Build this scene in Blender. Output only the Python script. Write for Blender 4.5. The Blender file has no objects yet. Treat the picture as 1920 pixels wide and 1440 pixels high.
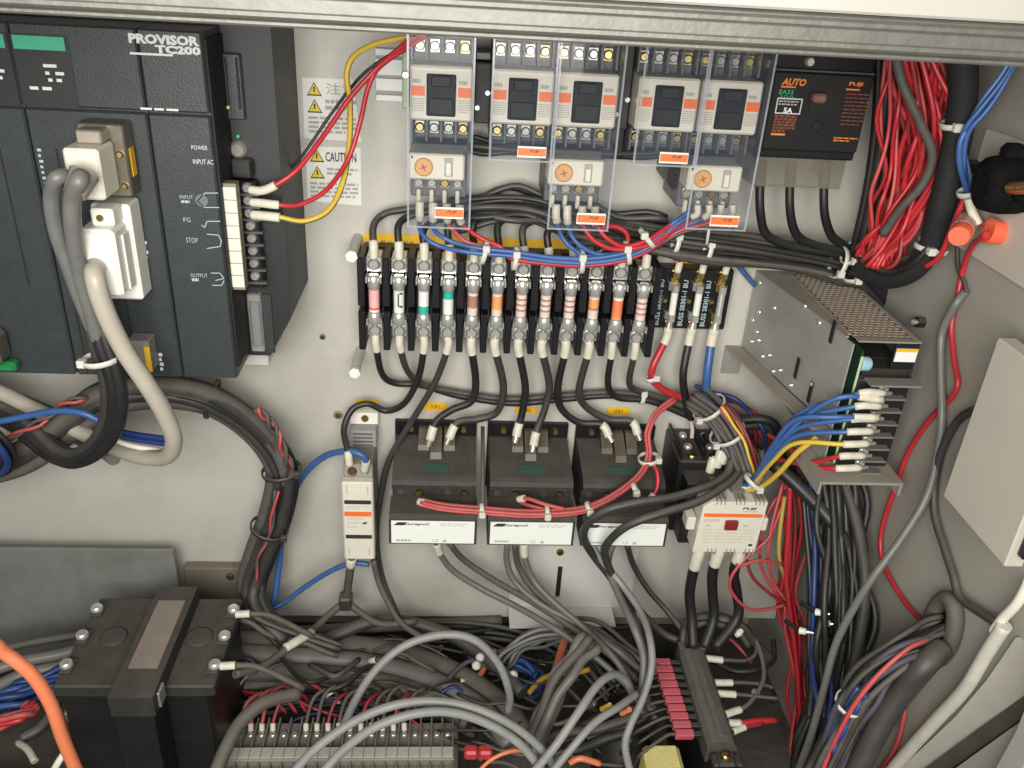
import bpy, math, random
from mathutils import Vector, Matrix

random.seed(7)
scene = bpy.context.scene
COL = scene.collection

# ------------------------------------------------------------------ camera
F_PX = 1606.8                       # focal length in pixels of a 1920 px wide picture
PITCH, YAW, ROLL = 0.478183, -0.0793794, 0.0615818
CAM = Vector((0.0, -0.70, 0.72))    # the back panel is the plane y = 0, metres
_r = Vector((math.cos(YAW), math.sin(YAW), 0)); _f = Vector((-math.sin(YAW), math.cos(YAW), 0)); _u = Vector((0, 0, 1))
FW = _f * math.cos(PITCH) - _u * math.sin(PITCH)
UP0 = _u * math.cos(PITCH) + _f * math.sin(PITCH)
RT = _r * math.cos(ROLL) + UP0 * math.sin(ROLL)
UPV = UP0 * math.cos(ROLL) - _r * math.sin(ROLL)
cd = bpy.data.cameras.new('camera'); cam = bpy.data.objects.new('camera', cd); COL.objects.link(cam)
cd.sensor_width = 36.0; cd.lens = F_PX / 1920 * 36; cd.clip_start = 0.01; cd.clip_end = 50
m3 = Matrix((RT, UPV, -FW)).transposed()
cam.matrix_world = Matrix.Translation(CAM) @ m3.to_4x4()
scene.camera = cam

# ------------------------------------------------------------------ light
world = bpy.data.worlds.new('World'); scene.world = world; world.use_nodes = True
bg = world.node_tree.nodes['Background']
bg.inputs[0].default_value = (1.0, 0.985, 0.95, 1); bg.inputs[1].default_value = 0.15
def area(name, loc, target, sx, sy, power, col):
    l = bpy.data.lights.new(name, 'AREA'); l.shape = 'RECTANGLE'; l.size = sx; l.size_y = sy
    l.energy = power; l.color = col
    o = bpy.data.objects.new(name, l); COL.objects.link(o); o.location = loc
    o.rotation_euler = (Vector(target) - Vector(loc)).to_track_quat('-Z', 'Y').to_euler()
    return o
area('soft_front_fill', (-0.45, -2.1, 1.10), (0.0, 0.0, 0.45), 1.6, 1.3, 10, (1.0, 0.97, 0.92))  # added soft fill from behind the camera, source unseen
area('near_camera_lamp', (-0.05, -0.86, 0.715), (0.0, 0.0, 0.50), 0.50, 0.38, 9.2, (1.0, 0.98, 0.92))  # unseen lamp near the camera, placed for the panel's bright middle
vs = scene.view_settings
vs.view_transform = 'Standard'; vs.look = 'None'; vs.gamma = 1.0; vs.use_curve_mapping = False; vs.exposure = 0.0
try:
    scene.cycles.transparent_max_bounces = 16; scene.cycles.max_bounces = 8; scene.cycles.use_denoising = True
except Exception: pass

# ------------------------------------------------------------------ pixel of the photograph -> place in the cabinet
def ray(u, v): return RT * ((u - 960) / F_PX) - UPV * ((v - 720) / F_PX) + FW
def P(u, v, d):
    k = ray(u, v); return CAM + k * ((-d - CAM.y) / k.y)          # on a plane d in front of the back panel
def RZ(u, v, z):
    k = ray(u, v); return CAM + k * ((z - CAM.z) / k.z)           # on a level plane
def QX(u, v, x):
    k = ray(u, v); return CAM + k * ((x - CAM.x) / k.x)           # on a plane parallel to the right wall
def pt(s):
    if isinstance(s, Vector): return s.copy()
    if len(s) == 4: return {'x': QX, 'z': RZ, 'd': P}[s[2]](s[0], s[1], s[3])
    return P(*s)

# ------------------------------------------------------------------ materials
MATS = {}
def mat(name, col, rough=0.5, metal=0.0, var=0.12, scale=40.0, bump=0.0, bscale=300.0, dust=0.0, dustcol=(0.20, 0.17, 0.13), alpha=1.0, spec=0.5, grime=0.0):
    if name in MATS: return MATS[name]
    m = bpy.data.materials.new(name); m.use_nodes = True; nt = m.node_tree; N = nt.nodes; L = nt.links
    b = N['Principled BSDF']; b.inputs['Roughness'].default_value = rough; b.inputs['Metallic'].default_value = metal
    b.inputs['Specular IOR Level'].default_value = spec
    tc = N.new('ShaderNodeTexCoord')
    nz = N.new('ShaderNodeTexNoise'); nz.inputs['Scale'].default_value = scale; nz.inputs['Detail'].default_value = 6; nz.inputs['Roughness'].default_value = 0.65
    L.new(tc.outputs['Object'], nz.inputs['Vector'])
    rp = N.new('ShaderNodeValToRGB')
    lo = tuple(max(0, c * (1 - var)) for c in col) + (1,); hi = tuple(min(1, c * (1 + var)) for c in col) + (1,)
    rp.color_ramp.elements[0].position = 0.3; rp.color_ramp.elements[0].color = lo
    rp.color_ramp.elements[1].position = 0.7; rp.color_ramp.elements[1].color = hi
    L.new(nz.outputs['Fac'], rp.inputs['Fac'])
    out = rp.outputs['Color']
    if grime:
        g = N.new('ShaderNodeTexNoise'); g.inputs['Scale'].default_value = 9; g.inputs['Detail'].default_value = 8; g.inputs['Roughness'].default_value = 0.7
        L.new(tc.outputs['Object'], g.inputs['Vector'])
        gr = N.new('ShaderNodeMapRange'); gr.inputs['From Min'].default_value = 0.5; gr.inputs['From Max'].default_value = 0.78; gr.inputs['To Max'].default_value = grime
        L.new(g.outputs['Fac'], gr.inputs['Value'])
        mx = N.new('ShaderNodeMixRGB'); mx.inputs['Color2'].default_value = dustcol + (1,)
        L.new(gr.outputs[0], mx.inputs['Fac']); L.new(out, mx.inputs['Color1']); out = mx.outputs[0]
    if dust:
        ge = N.new('ShaderNodeNewGeometry'); sp = N.new('ShaderNodeSeparateXYZ'); L.new(ge.outputs['Normal'], sp.inputs[0])
        d2 = N.new('ShaderNodeTexNoise'); d2.inputs['Scale'].default_value = 60; d2.inputs['Detail'].default_value = 5
        L.new(tc.outputs['Object'], d2.inputs['Vector'])
        mr = N.new('ShaderNodeMapRange'); mr.inputs['From Min'].default_value = 0.15; mr.inputs['From Max'].default_value = 0.9
        L.new(sp.outputs['Z'], mr.inputs['Value'])
        mu = N.new('ShaderNodeMath'); mu.operation = 'MULTIPLY'; L.new(mr.outputs[0], mu.inputs[0])
        d3 = N.new('ShaderNodeMapRange'); d3.inputs['From Min'].default_value = 0.25; d3.inputs['From Max'].default_value = 0.65; d3.inputs['To Min'].default_value = dust * 0.45; d3.inputs['To Max'].default_value = dust
        L.new(d2.outputs['Fac'], d3.inputs['Value']); L.new(d3.outputs[0], mu.inputs[1])
        mx = N.new('ShaderNodeMixRGB'); mx.inputs['Color2'].default_value = dustcol + (1,)
        L.new(mu.outputs[0], mx.inputs['Fac']); L.new(out, mx.inputs['Color1']); out = mx.outputs[0]
        rr = N.new('ShaderNodeMapRange'); rr.inputs['To Min'].default_value = rough; rr.inputs['To Max'].default_value = 0.9
        L.new(mu.outputs[0], rr.inputs['Value']); L.new(rr.outputs[0], b.inputs['Roughness'])
    L.new(out, b.inputs['Base Color'])
    if bump:
        bn = N.new('ShaderNodeTexNoise'); bn.inputs['Scale'].default_value = bscale; bn.inputs['Detail'].default_value = 3
        L.new(tc.outputs['Object'], bn.inputs['Vector'])
        bp = N.new('ShaderNodeBump'); bp.inputs['Strength'].default_value = bump; bp.inputs['Distance'].default_value = 0.001
        L.new(bn.outputs['Fac'], bp.inputs['Height']); L.new(bp.outputs[0], b.inputs['Normal'])
    if alpha < 1: b.inputs['Alpha'].default_value = alpha
    MATS[name] = m
    return m
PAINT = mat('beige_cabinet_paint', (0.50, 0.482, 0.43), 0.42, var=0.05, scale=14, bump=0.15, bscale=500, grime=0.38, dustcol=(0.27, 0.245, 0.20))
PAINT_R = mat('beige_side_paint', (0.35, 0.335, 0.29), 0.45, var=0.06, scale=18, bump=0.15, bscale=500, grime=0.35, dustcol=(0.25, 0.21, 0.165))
PLATE = mat('pale_plate_paint', (0.62, 0.61, 0.57), 0.4, var=0.05, scale=20, grime=0.3, dustcol=(0.33, 0.29, 0.24))
FLOORM = mat('dusty_floor', (0.075, 0.064, 0.052), 0.9, var=0.4, scale=30, bump=0.5, bscale=180)
RAILM = mat('scuffed_rail_metal', (0.125, 0.12, 0.105), 0.45, 0.25, var=0.16, scale=60, bump=0.25, bscale=260, grime=0.45, dustcol=(0.17, 0.15, 0.12))
WHITEP = mat('white_gloss_paint', (0.37, 0.355, 0.32), 0.35, var=0.02)
RUBBER = mat('black_rubber_seal', (0.028, 0.027, 0.025), 0.6, var=0.3, dust=0.4)
PLCM = mat('dark_slate_plastic', (0.031, 0.037, 0.039), 0.40, var=0.14, scale=90, bump=0.2, bscale=900)
PLCB = mat('black_matt_plastic', (0.016, 0.017, 0.018), 0.5, var=0.2, dust=0.25)
GROOVE = mat('groove_black', (0.008, 0.008, 0.009), 0.7)
BLACK = mat('black_plastic', (0.014, 0.014, 0.015), 0.38, var=0.25, dust=0.55, dustcol=(0.13, 0.115, 0.095))
BLACKG = mat('black_breaker_plastic', (0.010, 0.010, 0.011), 0.38, var=0.2, spec=0.35)
DUSTYB = mat('dusty_charcoal_plastic', (0.038, 0.036, 0.033), 0.55, var=0.2, scale=120, bump=0.25, bscale=900, dust=0.85, dustcol=(0.098, 0.088, 0.073), spec=0.3)
CREAM = mat('cream_plastic', (0.70, 0.665, 0.565), 0.42, var=0.04, scale=60)
CREAMD = mat('aged_cream_plastic', (0.50, 0.475, 0.40), 0.5, var=0.1, dust=0.5)
WHITE = mat('white_plastic', (0.78, 0.77, 0.70), 0.4, var=0.04)
WHITEL = mat('white_label_film', (0.80, 0.82, 0.77), 0.35, var=0.02)
PAPER = mat('white_sticker', (0.76, 0.745, 0.70), 0.5, var=0.03)
ORANGE = mat('orange_label', (0.86, 0.17, 0.035), 0.45, var=0.05)
ORANGED = mat('amber_dial', (0.72, 0.36, 0.13), 0.45, var=0.08)
GREENL = mat('green_label', (0.045, 0.36, 0.22), 0.45, var=0.06)
YELLOW = mat('yellow_label', (0.82, 0.47, 0.015), 0.5, var=0.05)
YTRI = mat('yellow_print', (0.72, 0.55, 0.03), 0.5, var=0.03)
INK = mat('black_ink', (0.03, 0.028, 0.028), 0.6)
INKG = mat('grey_ink', (0.40, 0.39, 0.35), 0.6)
INKW = mat('white_ink', (0.62, 0.64, 0.62), 0.55)
INKP = mat('pale_blue_ink', (0.36, 0.47, 0.50), 0.55)
INKO = mat('orange_ink', (0.72, 0.20, 0.03), 0.5)
INKB = mat('brown_ink', (0.20, 0.055, 0.022), 0.5)
INKGR = mat('green_ink', (0.01, 0.30, 0.12), 0.5)
STEEL = mat('zinc_plated_steel', (0.66, 0.65, 0.60), 0.28, 0.75, var=0.2, scale=150)
NICKEL = mat('bright_nickel', (0.80, 0.79, 0.74), 0.22, 0.7, var=0.14, scale=200)
BRASS = mat('yellow_passivated_steel', (0.70, 0.54, 0.22), 0.28, 1.0, var=0.25, scale=200)
SHEET = mat('galvanised_sheet', (0.36, 0.35, 0.32), 0.40, 0.3, var=0.13, scale=25, bump=0.1, bscale=400, dust=0.75, dustcol=(0.34, 0.285, 0.22))
MESHM = mat('dusty_perforated_sheet', (0.40, 0.33, 0.26), 0.6, 0.25, var=0.16, scale=120, dust=0.5, dustcol=(0.36, 0.285, 0.21))
DARK = mat('dark_cavity', (0.010, 0.010, 0.010), 0.8)
PCB = mat('green_circuit_board', (0.010, 0.040, 0.020), 0.5)
PCBE = mat('pale_board_edge', (0.42, 0.55, 0.30), 0.5)
DINM = mat('white_painted_rail', (0.80, 0.80, 0.79), 0.4, var=0.03)
SAGE = mat('sage_green_plastic', (0.36, 0.44, 0.28), 0.5, var=0.08)
GLASSC = mat('clear_fuse_glass', (0.75, 0.77, 0.75), 0.08, alpha=0.28)
COVER = mat('clear_cover_plastic', (0.16, 0.185, 0.23), 0.035, var=0.35, scale=26, alpha=0.075, spec=0.8)
SMOKE = mat('smoked_terminal_cover', (0.24, 0.22, 0.18), 0.12, var=0.15, scale=40, alpha=0.40, spec=0.8)
CBLACK = mat('black_cable', (0.016, 0.016, 0.016), 0.42, var=0.25, scale=80, dust=0.35, dustcol=(0.11, 0.10, 0.085))  # besides real dust, the amount is raised to paint haze into the blacks
CDARK = mat('dark_grey_cable', (0.042, 0.040, 0.037), 0.42, var=0.2, scale=80, dust=0.6, dustcol=(0.15, 0.135, 0.11))
CDUST = mat('dusty_brown_grey_cable', (0.085, 0.077, 0.065), 0.6, var=0.25, scale=80, dust=0.7, dustcol=(0.15, 0.132, 0.105))
CGREY = mat('grey_cable', (0.145, 0.145, 0.135), 0.4, var=0.12, scale=80, dust=0.3)
CPALE = mat('pale_grey_cable', (0.25, 0.255, 0.245), 0.42, var=0.14, scale=80, dust=0.3, dustcol=(0.24, 0.22, 0.18))
CCREAM = mat('beige_cable', (0.42, 0.385, 0.315), 0.4, var=0.08, scale=60)
CWHITE = mat('cream_white_cable', (0.74, 0.71, 0.60), 0.4, var=0.05)
CRED = mat('red_wire', (0.47, 0.026, 0.034), 0.38, var=0.14, scale=80)
CPINK = mat('faded_red_wire', (0.50, 0.070, 0.072), 0.4, var=0.15, scale=80, dust=0.45, dustcol=(0.30, 0.13, 0.10))
CDRED = mat('dark_red_wire', (0.26, 0.025, 0.03), 0.45, var=0.2, scale=80)
CBLUE = mat('blue_wire', (0.045, 0.115, 0.31), 0.38, var=0.14, scale=80)
CDBLUE = mat('dark_blue_wire', (0.018, 0.04, 0.16), 0.45, var=0.2, scale=80)
CYEL = mat('yellow_wire', (0.68, 0.46, 0.06), 0.4, var=0.08)
CGRN = mat('olive_green_wire', (0.13, 0.17, 0.06), 0.4, var=0.1)
CORNG = mat('orange_cable', (0.66, 0.19, 0.085), 0.42, var=0.08)
SLEEVE = mat('white_marker_sleeve', (0.66, 0.625, 0.51), 0.45, var=0.12, scale=200)
TIEM = mat('natural_nylon', (0.62, 0.61, 0.54), 0.35, var=0.06)
CONB = mat('smoky_grey_plastic', (0.115, 0.12, 0.13), 0.45, var=0.15)
RUBM = mat('matt_black_rubber', (0.006, 0.006, 0.006), 0.9, var=0.4, scale=200, bump=0.8, bscale=500, spec=0.1)
CLAMP = mat('dull_clamp_steel', (0.42, 0.41, 0.38), 0.35, 0.85, var=0.25, scale=150)
CLAMPB = mat('dull_clamp_brass', (0.45, 0.35, 0.16), 0.35, 0.85, var=0.25, scale=150)
CEDGE = mat('cover_edge_glint', (0.50, 0.54, 0.60), 0.15, alpha=0.38, spec=0.8)
DUSTYL = mat('pale_dusty_plastic', (0.085, 0.080, 0.070), 0.6, var=0.2, scale=120, dust=0.8, dustcol=(0.165, 0.152, 0.128), spec=0.3)
PINKP = mat('pink_plug_plastic', (0.52, 0.085, 0.115), 0.45, var=0.08, dust=0.3, dustcol=(0.42, 0.17, 0.16))
FOAM = mat('yellow_foam', (0.72, 0.64, 0.25), 0.9, var=0.1, scale=80, bump=0.5, bscale=500)
NUT = mat('red_orange_connector_plastic', (0.86, 0.13, 0.06), 0.32, var=0.04)
NUTC = mat('translucent_shroud', (0.72, 0.42, 0.36), 0.3, alpha=0.6)
CYAN = mat('pale_blue_capacitor', (0.33, 0.55, 0.64), 0.35)
REDB = mat('maroon_plastic', (0.22, 0.025, 0.02), 0.3)
OLIVE = mat('dusty_olive_plastic', (0.085, 0.07, 0.048), 0.4, var=0.3, scale=120, dust=0.5, dustcol=(0.17, 0.14, 0.10))
GREYPL = mat('grey_painted_plate', (0.20, 0.205, 0.19), 0.5, var=0.14, scale=22, grime=0.6, dustcol=(0.08, 0.07, 0.055))
FROST = mat('frosted_acrylic', (0.62, 0.61, 0.56), 0.35, alpha=0.85)

# ------------------------------------------------------------------ mesh building
class MB:
    def __init__(s, M=None): s.v = []; s.f = []; s.sm = []; s.mi = []; s.M = M; s.cur = 0
    def _add(s, vs, fs, smooth=False):
        o = len(s.v)
        s.v += [(s.M @ Vector(p)) if s.M else Vector(p) for p in vs]
        for f in fs: s.f.append([i + o for i in f]); s.sm.append(smooth); s.mi.append(s.cur)
        return s
    def _convex(s, vs, fs, smooth=False):
        c = sum((Vector(p) for p in vs), Vector()) / len(vs); out = []
        for f in fs:
            a, b, d = Vector(vs[f[0]]), Vector(vs[f[1]]), Vector(vs[f[2]])
            n = (b - a).cross(d - a); m = sum((Vector(vs[i]) for i in f), Vector()) / len(f)
            out.append(f if n.dot(m - c) >= 0 else f[::-1])
        return s._add(vs, out, smooth)
    def box(s, x0, x1, y0, y1, z0, z1, c=0.0):
        x0, x1 = sorted((x0, x1)); y0, y1 = sorted((y0, y1)); z0, z1 = sorted((z0, z1))
        c = min(c, (x1 - x0) * .45, (y1 - y0) * .45, (z1 - z0) * .45)
        if c <= 0:
            vs = [(x, y, z) for x in (x0, x1) for y in (y0, y1) for z in (z0, z1)]
            return s._convex(vs, [[0, 1, 3, 2], [4, 5, 7, 6], [0, 1, 5, 4], [2, 3, 7, 6], [0, 2, 6, 4], [1, 3, 7, 5]])
        vs = []; idx = {}
        X, Y, Z = (x0, x1), (y0, y1), (z0, z1)
        for i in (0, 1):
            for j in (0, 1):
                for k in (0, 1):
                    xi = X[i] + (c if i == 0 else -c); yj = Y[j] + (c if j == 0 else -c); zk = Z[k] + (c if k == 0 else -c)
                    idx[i, j, k, 0] = len(vs); vs.append((X[i], yj, zk))
                    idx[i, j, k, 1] = len(vs); vs.append((xi, Y[j], zk))
                    idx[i, j, k, 2] = len(vs); vs.append((xi, yj, Z[k]))
        fs = []
        for i in (0, 1):
            fs.append([idx[i, 0, 0, 0], idx[i, 1, 0, 0], idx[i, 1, 1, 0], idx[i, 0, 1, 0]])
            fs.append([idx[0, i, 0, 1], idx[1, i, 0, 1], idx[1, i, 1, 1], idx[0, i, 1, 1]])
            fs.append([idx[0, 0, i, 2], idx[1, 0, i, 2], idx[1, 1, i, 2], idx[0, 1, i, 2]])
            for j in (0, 1):
                fs.append([idx[i, j, 0, 0], idx[i, j, 1, 0], idx[i, j, 1, 1], idx[i, j, 0, 1]])
                fs.append([idx[i, 0, j, 0], idx[i, 1, j, 0], idx[i, 1, j, 2], idx[i, 0, j, 2]])
                fs.append([idx[0, i, j, 1], idx[1, i, j, 1], idx[1, i, j, 2], idx[0, i, j, 2]])
                for k in (0, 1): fs.append([idx[i, j, k, 0], idx[i, j, k, 1], idx[i, j, k, 2]])
        return s._convex(vs, fs)
    def prism(s, poly, axis, a0, a1):
        n = len(poly); vs = []
        for a in (a0, a1):
            for p, q in poly: vs.append({'x': (a, p, q), 'y': (p, a, q), 'z': (p, q, a)}[axis])
        fs = [list(range(n)), list(range(2 * n - 1, n - 1, -1))] + [[i, (i + 1) % n, n + (i + 1) % n, n + i] for i in range(n)]
        ar = sum(poly[i][0] * poly[(i + 1) % n][1] - poly[(i + 1) % n][0] * poly[i][1] for i in range(n))
        flip = (ar > 0) != (axis == 'y'); flip = flip if a1 > a0 else not flip
        return s._add(vs, [f[::-1] for f in fs] if flip else fs)
    def cyl(s, p0, p1, r0, r1=None, n=14, caps=True, smooth=True):
        r1 = r0 if r1 is None else r1
        p0, p1 = Vector(p0), Vector(p1); t = (p1 - p0).normalized()
        a = t.orthogonal().normalized(); b = t.cross(a); vs = []
        for p, r in ((p0, r0), (p1, r1)):
            for i in range(n):
                th = 2 * math.pi * i / n; vs.append(p + (a * math.cos(th) + b * math.sin(th)) * r)
        s._add(vs, [[i, (i + 1) % n, n + (i + 1) % n, n + i] for i in range(n)], smooth)
        if caps: s._add(vs, [list(range(n))[::-1], list(range(n, 2 * n))])
        return s
    def lathe(s, p0, axis, prof, n=16):
        p0 = Vector(p0); t = Vector(axis).normalized(); a = t.orthogonal().normalized(); b = t.cross(a); vs = []
        for h, r in prof:
            for i in range(n):
                th = 2 * math.pi * i / n; vs.append(p0 + t * h + (a * math.cos(th) + b * math.sin(th)) * r)
        k = len(prof); fs = [[j * n + i, j * n + (i + 1) % n, (j + 1) * n + (i + 1) % n, (j + 1) * n + i] for j in range(k - 1) for i in range(n)]
        s._add(vs, fs, True); return s._add(vs, [list(range(n))[::-1], list(range((k - 1) * n, k * n))])
    def tube(s, path, r, n=8, caps=True, stripe=None):
        T = []; m = len(path)
        for i in range(m): T.append((path[min(i + 1, m - 1)] - path[max(i - 1, 0)]).normalized())
        a = T[0].orthogonal().normalized(); vs = []
        for i, p in enumerate(path):
            a = (a - T[i] * a.dot(T[i]))
            a = a.normalized() if a.length > 1e-6 else T[i].orthogonal().normalized()
            b = T[i].cross(a); rr = r[i] if isinstance(r, list) else r
            for k in range(n):
                th = 2 * math.pi * k / n; vs.append(p + (a * math.cos(th) + b * math.sin(th)) * rr)
        o = len(s.v); s.v += vs
        for i in range(m - 1):
            for k in range(n):
                s.f.append([o + i * n + k, o + i * n + (k + 1) % n, o + (i + 1) * n + (k + 1) % n, o + (i + 1) * n + k]); s.sm.append(True)
                s.mi.append(1 if stripe and k in stripe else s.cur)
        if caps:
            s.f.append([o + k for k in range(n)][::-1]); s.f.append([o + (m - 1) * n + k for k in range(n)]); s.sm += [False, False]; s.mi += [0, 0]
        return s
    def quad(s, a, b, c, d): return s._add([a, b, c, d], [[0, 1, 2, 3]])
    def mesh(s, name, org):
        me = bpy.data.meshes.new(name); me.from_pydata([v - org for v in s.v], [], s.f)
        me.polygons.foreach_set('use_smooth', s.sm); me.polygons.foreach_set('material_index', s.mi); me.update()
        return me
ORG = {}
def _link(o, org, parent):
    COL.objects.link(o); ORG[o.name] = org
    if parent is not None: o.parent = parent; o.location = org - ORG[parent.name]
    else: o.location = org
    return o
def tag(o, label=None, cat=None, group=None, kind=None):
    if label: o['label'] = label
    if cat: o['category'] = cat
    if group: o['group'] = group
    if kind: o['kind'] = kind
    return o
def build(name, mb, m, parent=None, org=None):
    if org is None:
        xs = [v.x for v in mb.v]; ys = [v.y for v in mb.v]; zs = [v.z for v in mb.v]
        org = Vector(((min(xs) + max(xs)) / 2, (min(ys) + max(ys)) / 2, min(zs)))
    me = mb.mesh(name, org)
    for x in (m if isinstance(m, (list, tuple)) else [m]): me.materials.append(x)
    return _link(bpy.data.objects.new(name, me), org, parent)
def thing(name, label, cat, loc, group=None):
    o = _link(bpy.data.objects.new(name, None), Vector(loc), None); o.empty_display_size = 0.01
    return tag(o, label, cat, group)
def solo(name, mb, m, label, cat, group=None): return tag(build(name, mb, m), label, cat, group)
def struct(name, mb, m): return tag(build(name, mb, m), kind='structure')
def box(name, m, parent, x0, x1, d0, d1, z0, z1, c=0.0):        # d = distance in front of the back panel
    return build(name, MB().box(x0, x1, -d1, -d0, z0, z1, c), m, parent)
def copy_tree(o, delta, parent=None):
    c = o.copy(); COL.objects.link(c); c.parent = parent
    if parent is None:
        c.location = o.location + Vector(delta); ORG[c.name] = ORG[o.name] + Vector(delta)
    else: ORG[c.name] = ORG[o.name] + Vector(delta)
    for ch in list(o.children): copy_tree(ch, delta, c)
    return c
def relabel(o, label, group=None):
    o['label'] = label
    if group: o['group'] = group
    return o
_cache = {}
def shared(name, key, make, m, parent, loc):                    # alike small pieces share one mesh
    k = (key, m.name)
    if k not in _cache:
        mb = MB(); make(mb); me = mb.mesh(name, Vector()); me.materials.append(m); _cache[k] = me
    return _link(bpy.data.objects.new(name, _cache[k]), Vector(loc), parent)
def screw(parent, x, d, z, r=0.003, m=None, name='screw', ang=0.7):
    def mk(mb):
        mb.lathe((0, 0, 0), (0, -1, 0), [(-0.001, r), (r * 0.45, r), (r * 0.75, r * 0.72)], 12)
        for a in (ang, ang + math.pi / 2):
            c, s_ = math.cos(a) * r * .62, math.sin(a) * r * .62; w = r * .13; px, pz = -math.sin(a) * w, math.cos(a) * w; y = -r * .80
            mb.quad((-c - px, y, -s_ - pz), (c - px, y, s_ - pz), (c + px, y, s_ + pz), (-c + px, y, -s_ + pz))
    return shared(name, ('screw', round(r, 5), round(ang, 2)), mk, m or STEEL, parent, (x, -d, z))
def print_lines(name, parent, x0, x1, z0, z1, d, n, m, fill=0.55, seed=1, words=True, skew=0.0):
    rnd = random.Random(seed); mb = MB(); h = (z1 - z0) / n
    for i in range(n):
        zt = z1 - i * h; zb = zt - h * fill; x = x0; xe = x1 if i < n - 1 else x0 + (x1 - x0) * rnd.uniform(.55, .95)
        while x < xe - 1e-5:
            w = (x1 - x0) * rnd.uniform(.10, .26) if words else x1 - x0
            a, b = x, min(x + w, xe)
            mb.quad((a, -d, zb), (b, -d, zb), (b + skew, -d, zt), (a + skew, -d, zt)); x = b + (x1 - x0) * .04
    return build(name, mb, m, parent)
_font = {}
def text(parent, s, x0, x1, z0, z1, d, m, name='lettering', shear=0.0, bold=0.0, up=False):
    """lettering fitted into x0..x1, z0..z1 on a plane d in front of the panel; up=True reads bottom to top"""
    key = (s, shear, bold)
    if key not in _font:
        c = bpy.data.curves.new('txt', 'FONT'); c.body = s; c.size = 1; c.shear = shear; c.offset = bold; c.resolution_u = 2
        o = bpy.data.objects.new('txt', c); COL.objects.link(o)
        dg = bpy.context.evaluated_depsgraph_get(); me = bpy.data.meshes.new_from_object(o.evaluated_get(dg))
        bpy.data.objects.remove(o); _font[key] = ([v.co.copy() for v in me.vertices], [list(p.vertices) for p in me.polygons])
    vs, fs = _font[key]
    if not vs: return None
    ax, bx = min(v.x for v in vs), max(v.x for v in vs); ay, by = min(v.y for v in vs), max(v.y for v in vs)
    mb = MB(); out = []
    for v in vs:
        p, q = (v.x - ax) / (bx - ax), (v.y - ay) / (by - ay)
        out.append((x0 + (x1 - x0) * (1 - q), -d, z0 + (z1 - z0) * p) if up else (x0 + (x1 - x0) * p, -d, z0 + (z1 - z0) * q))
    mb._add(out, fs)
    return build(name, mb, m, parent)

# ------------------------------------------------------------------ cables
def smooth(pts, k=6):
    p = [pt(q) for q in pts]
    if len(p) == 2: return [p[0].lerp(p[1], i / 4) for i in range(5)]
    out = []
    for i in range(len(p) - 1):
        a, b = p[i], p[i + 1]; p0 = p[i - 1] if i else a * 2 - b; p3 = p[i + 2] if i + 2 < len(p) else b * 2 - a
        for j in range(k):
            t = j / k; t2, t3 = t * t, t * t * t
            out.append(0.5 * ((2 * a) + (b - p0) * t + (2 * p0 - 5 * a + 4 * b - p3) * t2 + (3 * a - p0 - 3 * b + p3) * t3))
    out.append(p[-1]); return out
def cut(path, length):
    out = [path[0]]; acc = 0
    for i in range(1, len(path)):
        s = (path[i] - path[i - 1]).length
        if acc + s >= length: out.append(path[i - 1].lerp(path[i], (length - acc) / s)); return out
        acc += s; out.append(path[i])
    return out
def cab(label, pts, r, m, name='wire', cat='wire', group=None, s0=0, s1=0, n=8, k=6, stripe=None, lug0=False, lug1=False, path=None, sm=None, sr=1.35):
    path = path or smooth(pts, k); mb = MB().tube(path, r, n, stripe=stripe)
    o = build(name, mb, m, None, path[0].copy()); tag(o, label, cat, group)
    for ln, lug, pp in ((s0, lug0, path), (s1, lug1, path[::-1])):
        if ln: build('marker_sleeve', MB().tube(cut(pp, ln), r * sr, 10), sm or SLEEVE, o)
        if lug:
            t = (pp[0] - pp[1]).normalized(); mb = MB().cyl(pp[0], pp[0] + t * .006, r * 1.0, r * .8, 8)
            build('crimp_lug', mb, STEEL, o)
    return o
def strands(label, pts, nst, R, r, mats, name='wire', cat='wire', group=None, twist=2.0, seed=1, n=6, k=5, jitter=0.25, inner=True, stuff=False):
    rnd = random.Random(seed); base = smooth(pts, k); m = len(base); out = []; mb = MB()
    for i in range(nst):
        ph = 2 * math.pi * i / nst + rnd.uniform(-.3, .3); rho = R * (math.sqrt(rnd.uniform(.05, 1)) if inner else 1); tw = twist * rnd.uniform(.7, 1.3)
        f1, f2 = rnd.uniform(1, 3), rnd.uniform(0, 6); path = []
        for j, p in enumerate(base):
            t = (base[min(j + 1, m - 1)] - base[max(j - 1, 0)]).normalized()
            N = t.cross(Vector((0.2, 1, 0.1))).normalized(); B = t.cross(N); u = j / (m - 1)
            a = ph + tw * u; rr = rho * (1 + jitter * math.sin(f1 * 6.28 * u + f2))
            path.append(p + N * (rr * math.cos(a)) + B * (rr * math.sin(a)))
        if stuff: mb.cur = i % len(mats); mb.tube(path, r, n)
        else: out.append(cab(label, None, r, mats[i % len(mats)], name, cat, group, n=n, path=path))
    if stuff: return tag(build(name, mb, mats), label, cat, None, 'stuff')      # too dense to tell the strands apart
    return out
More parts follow.
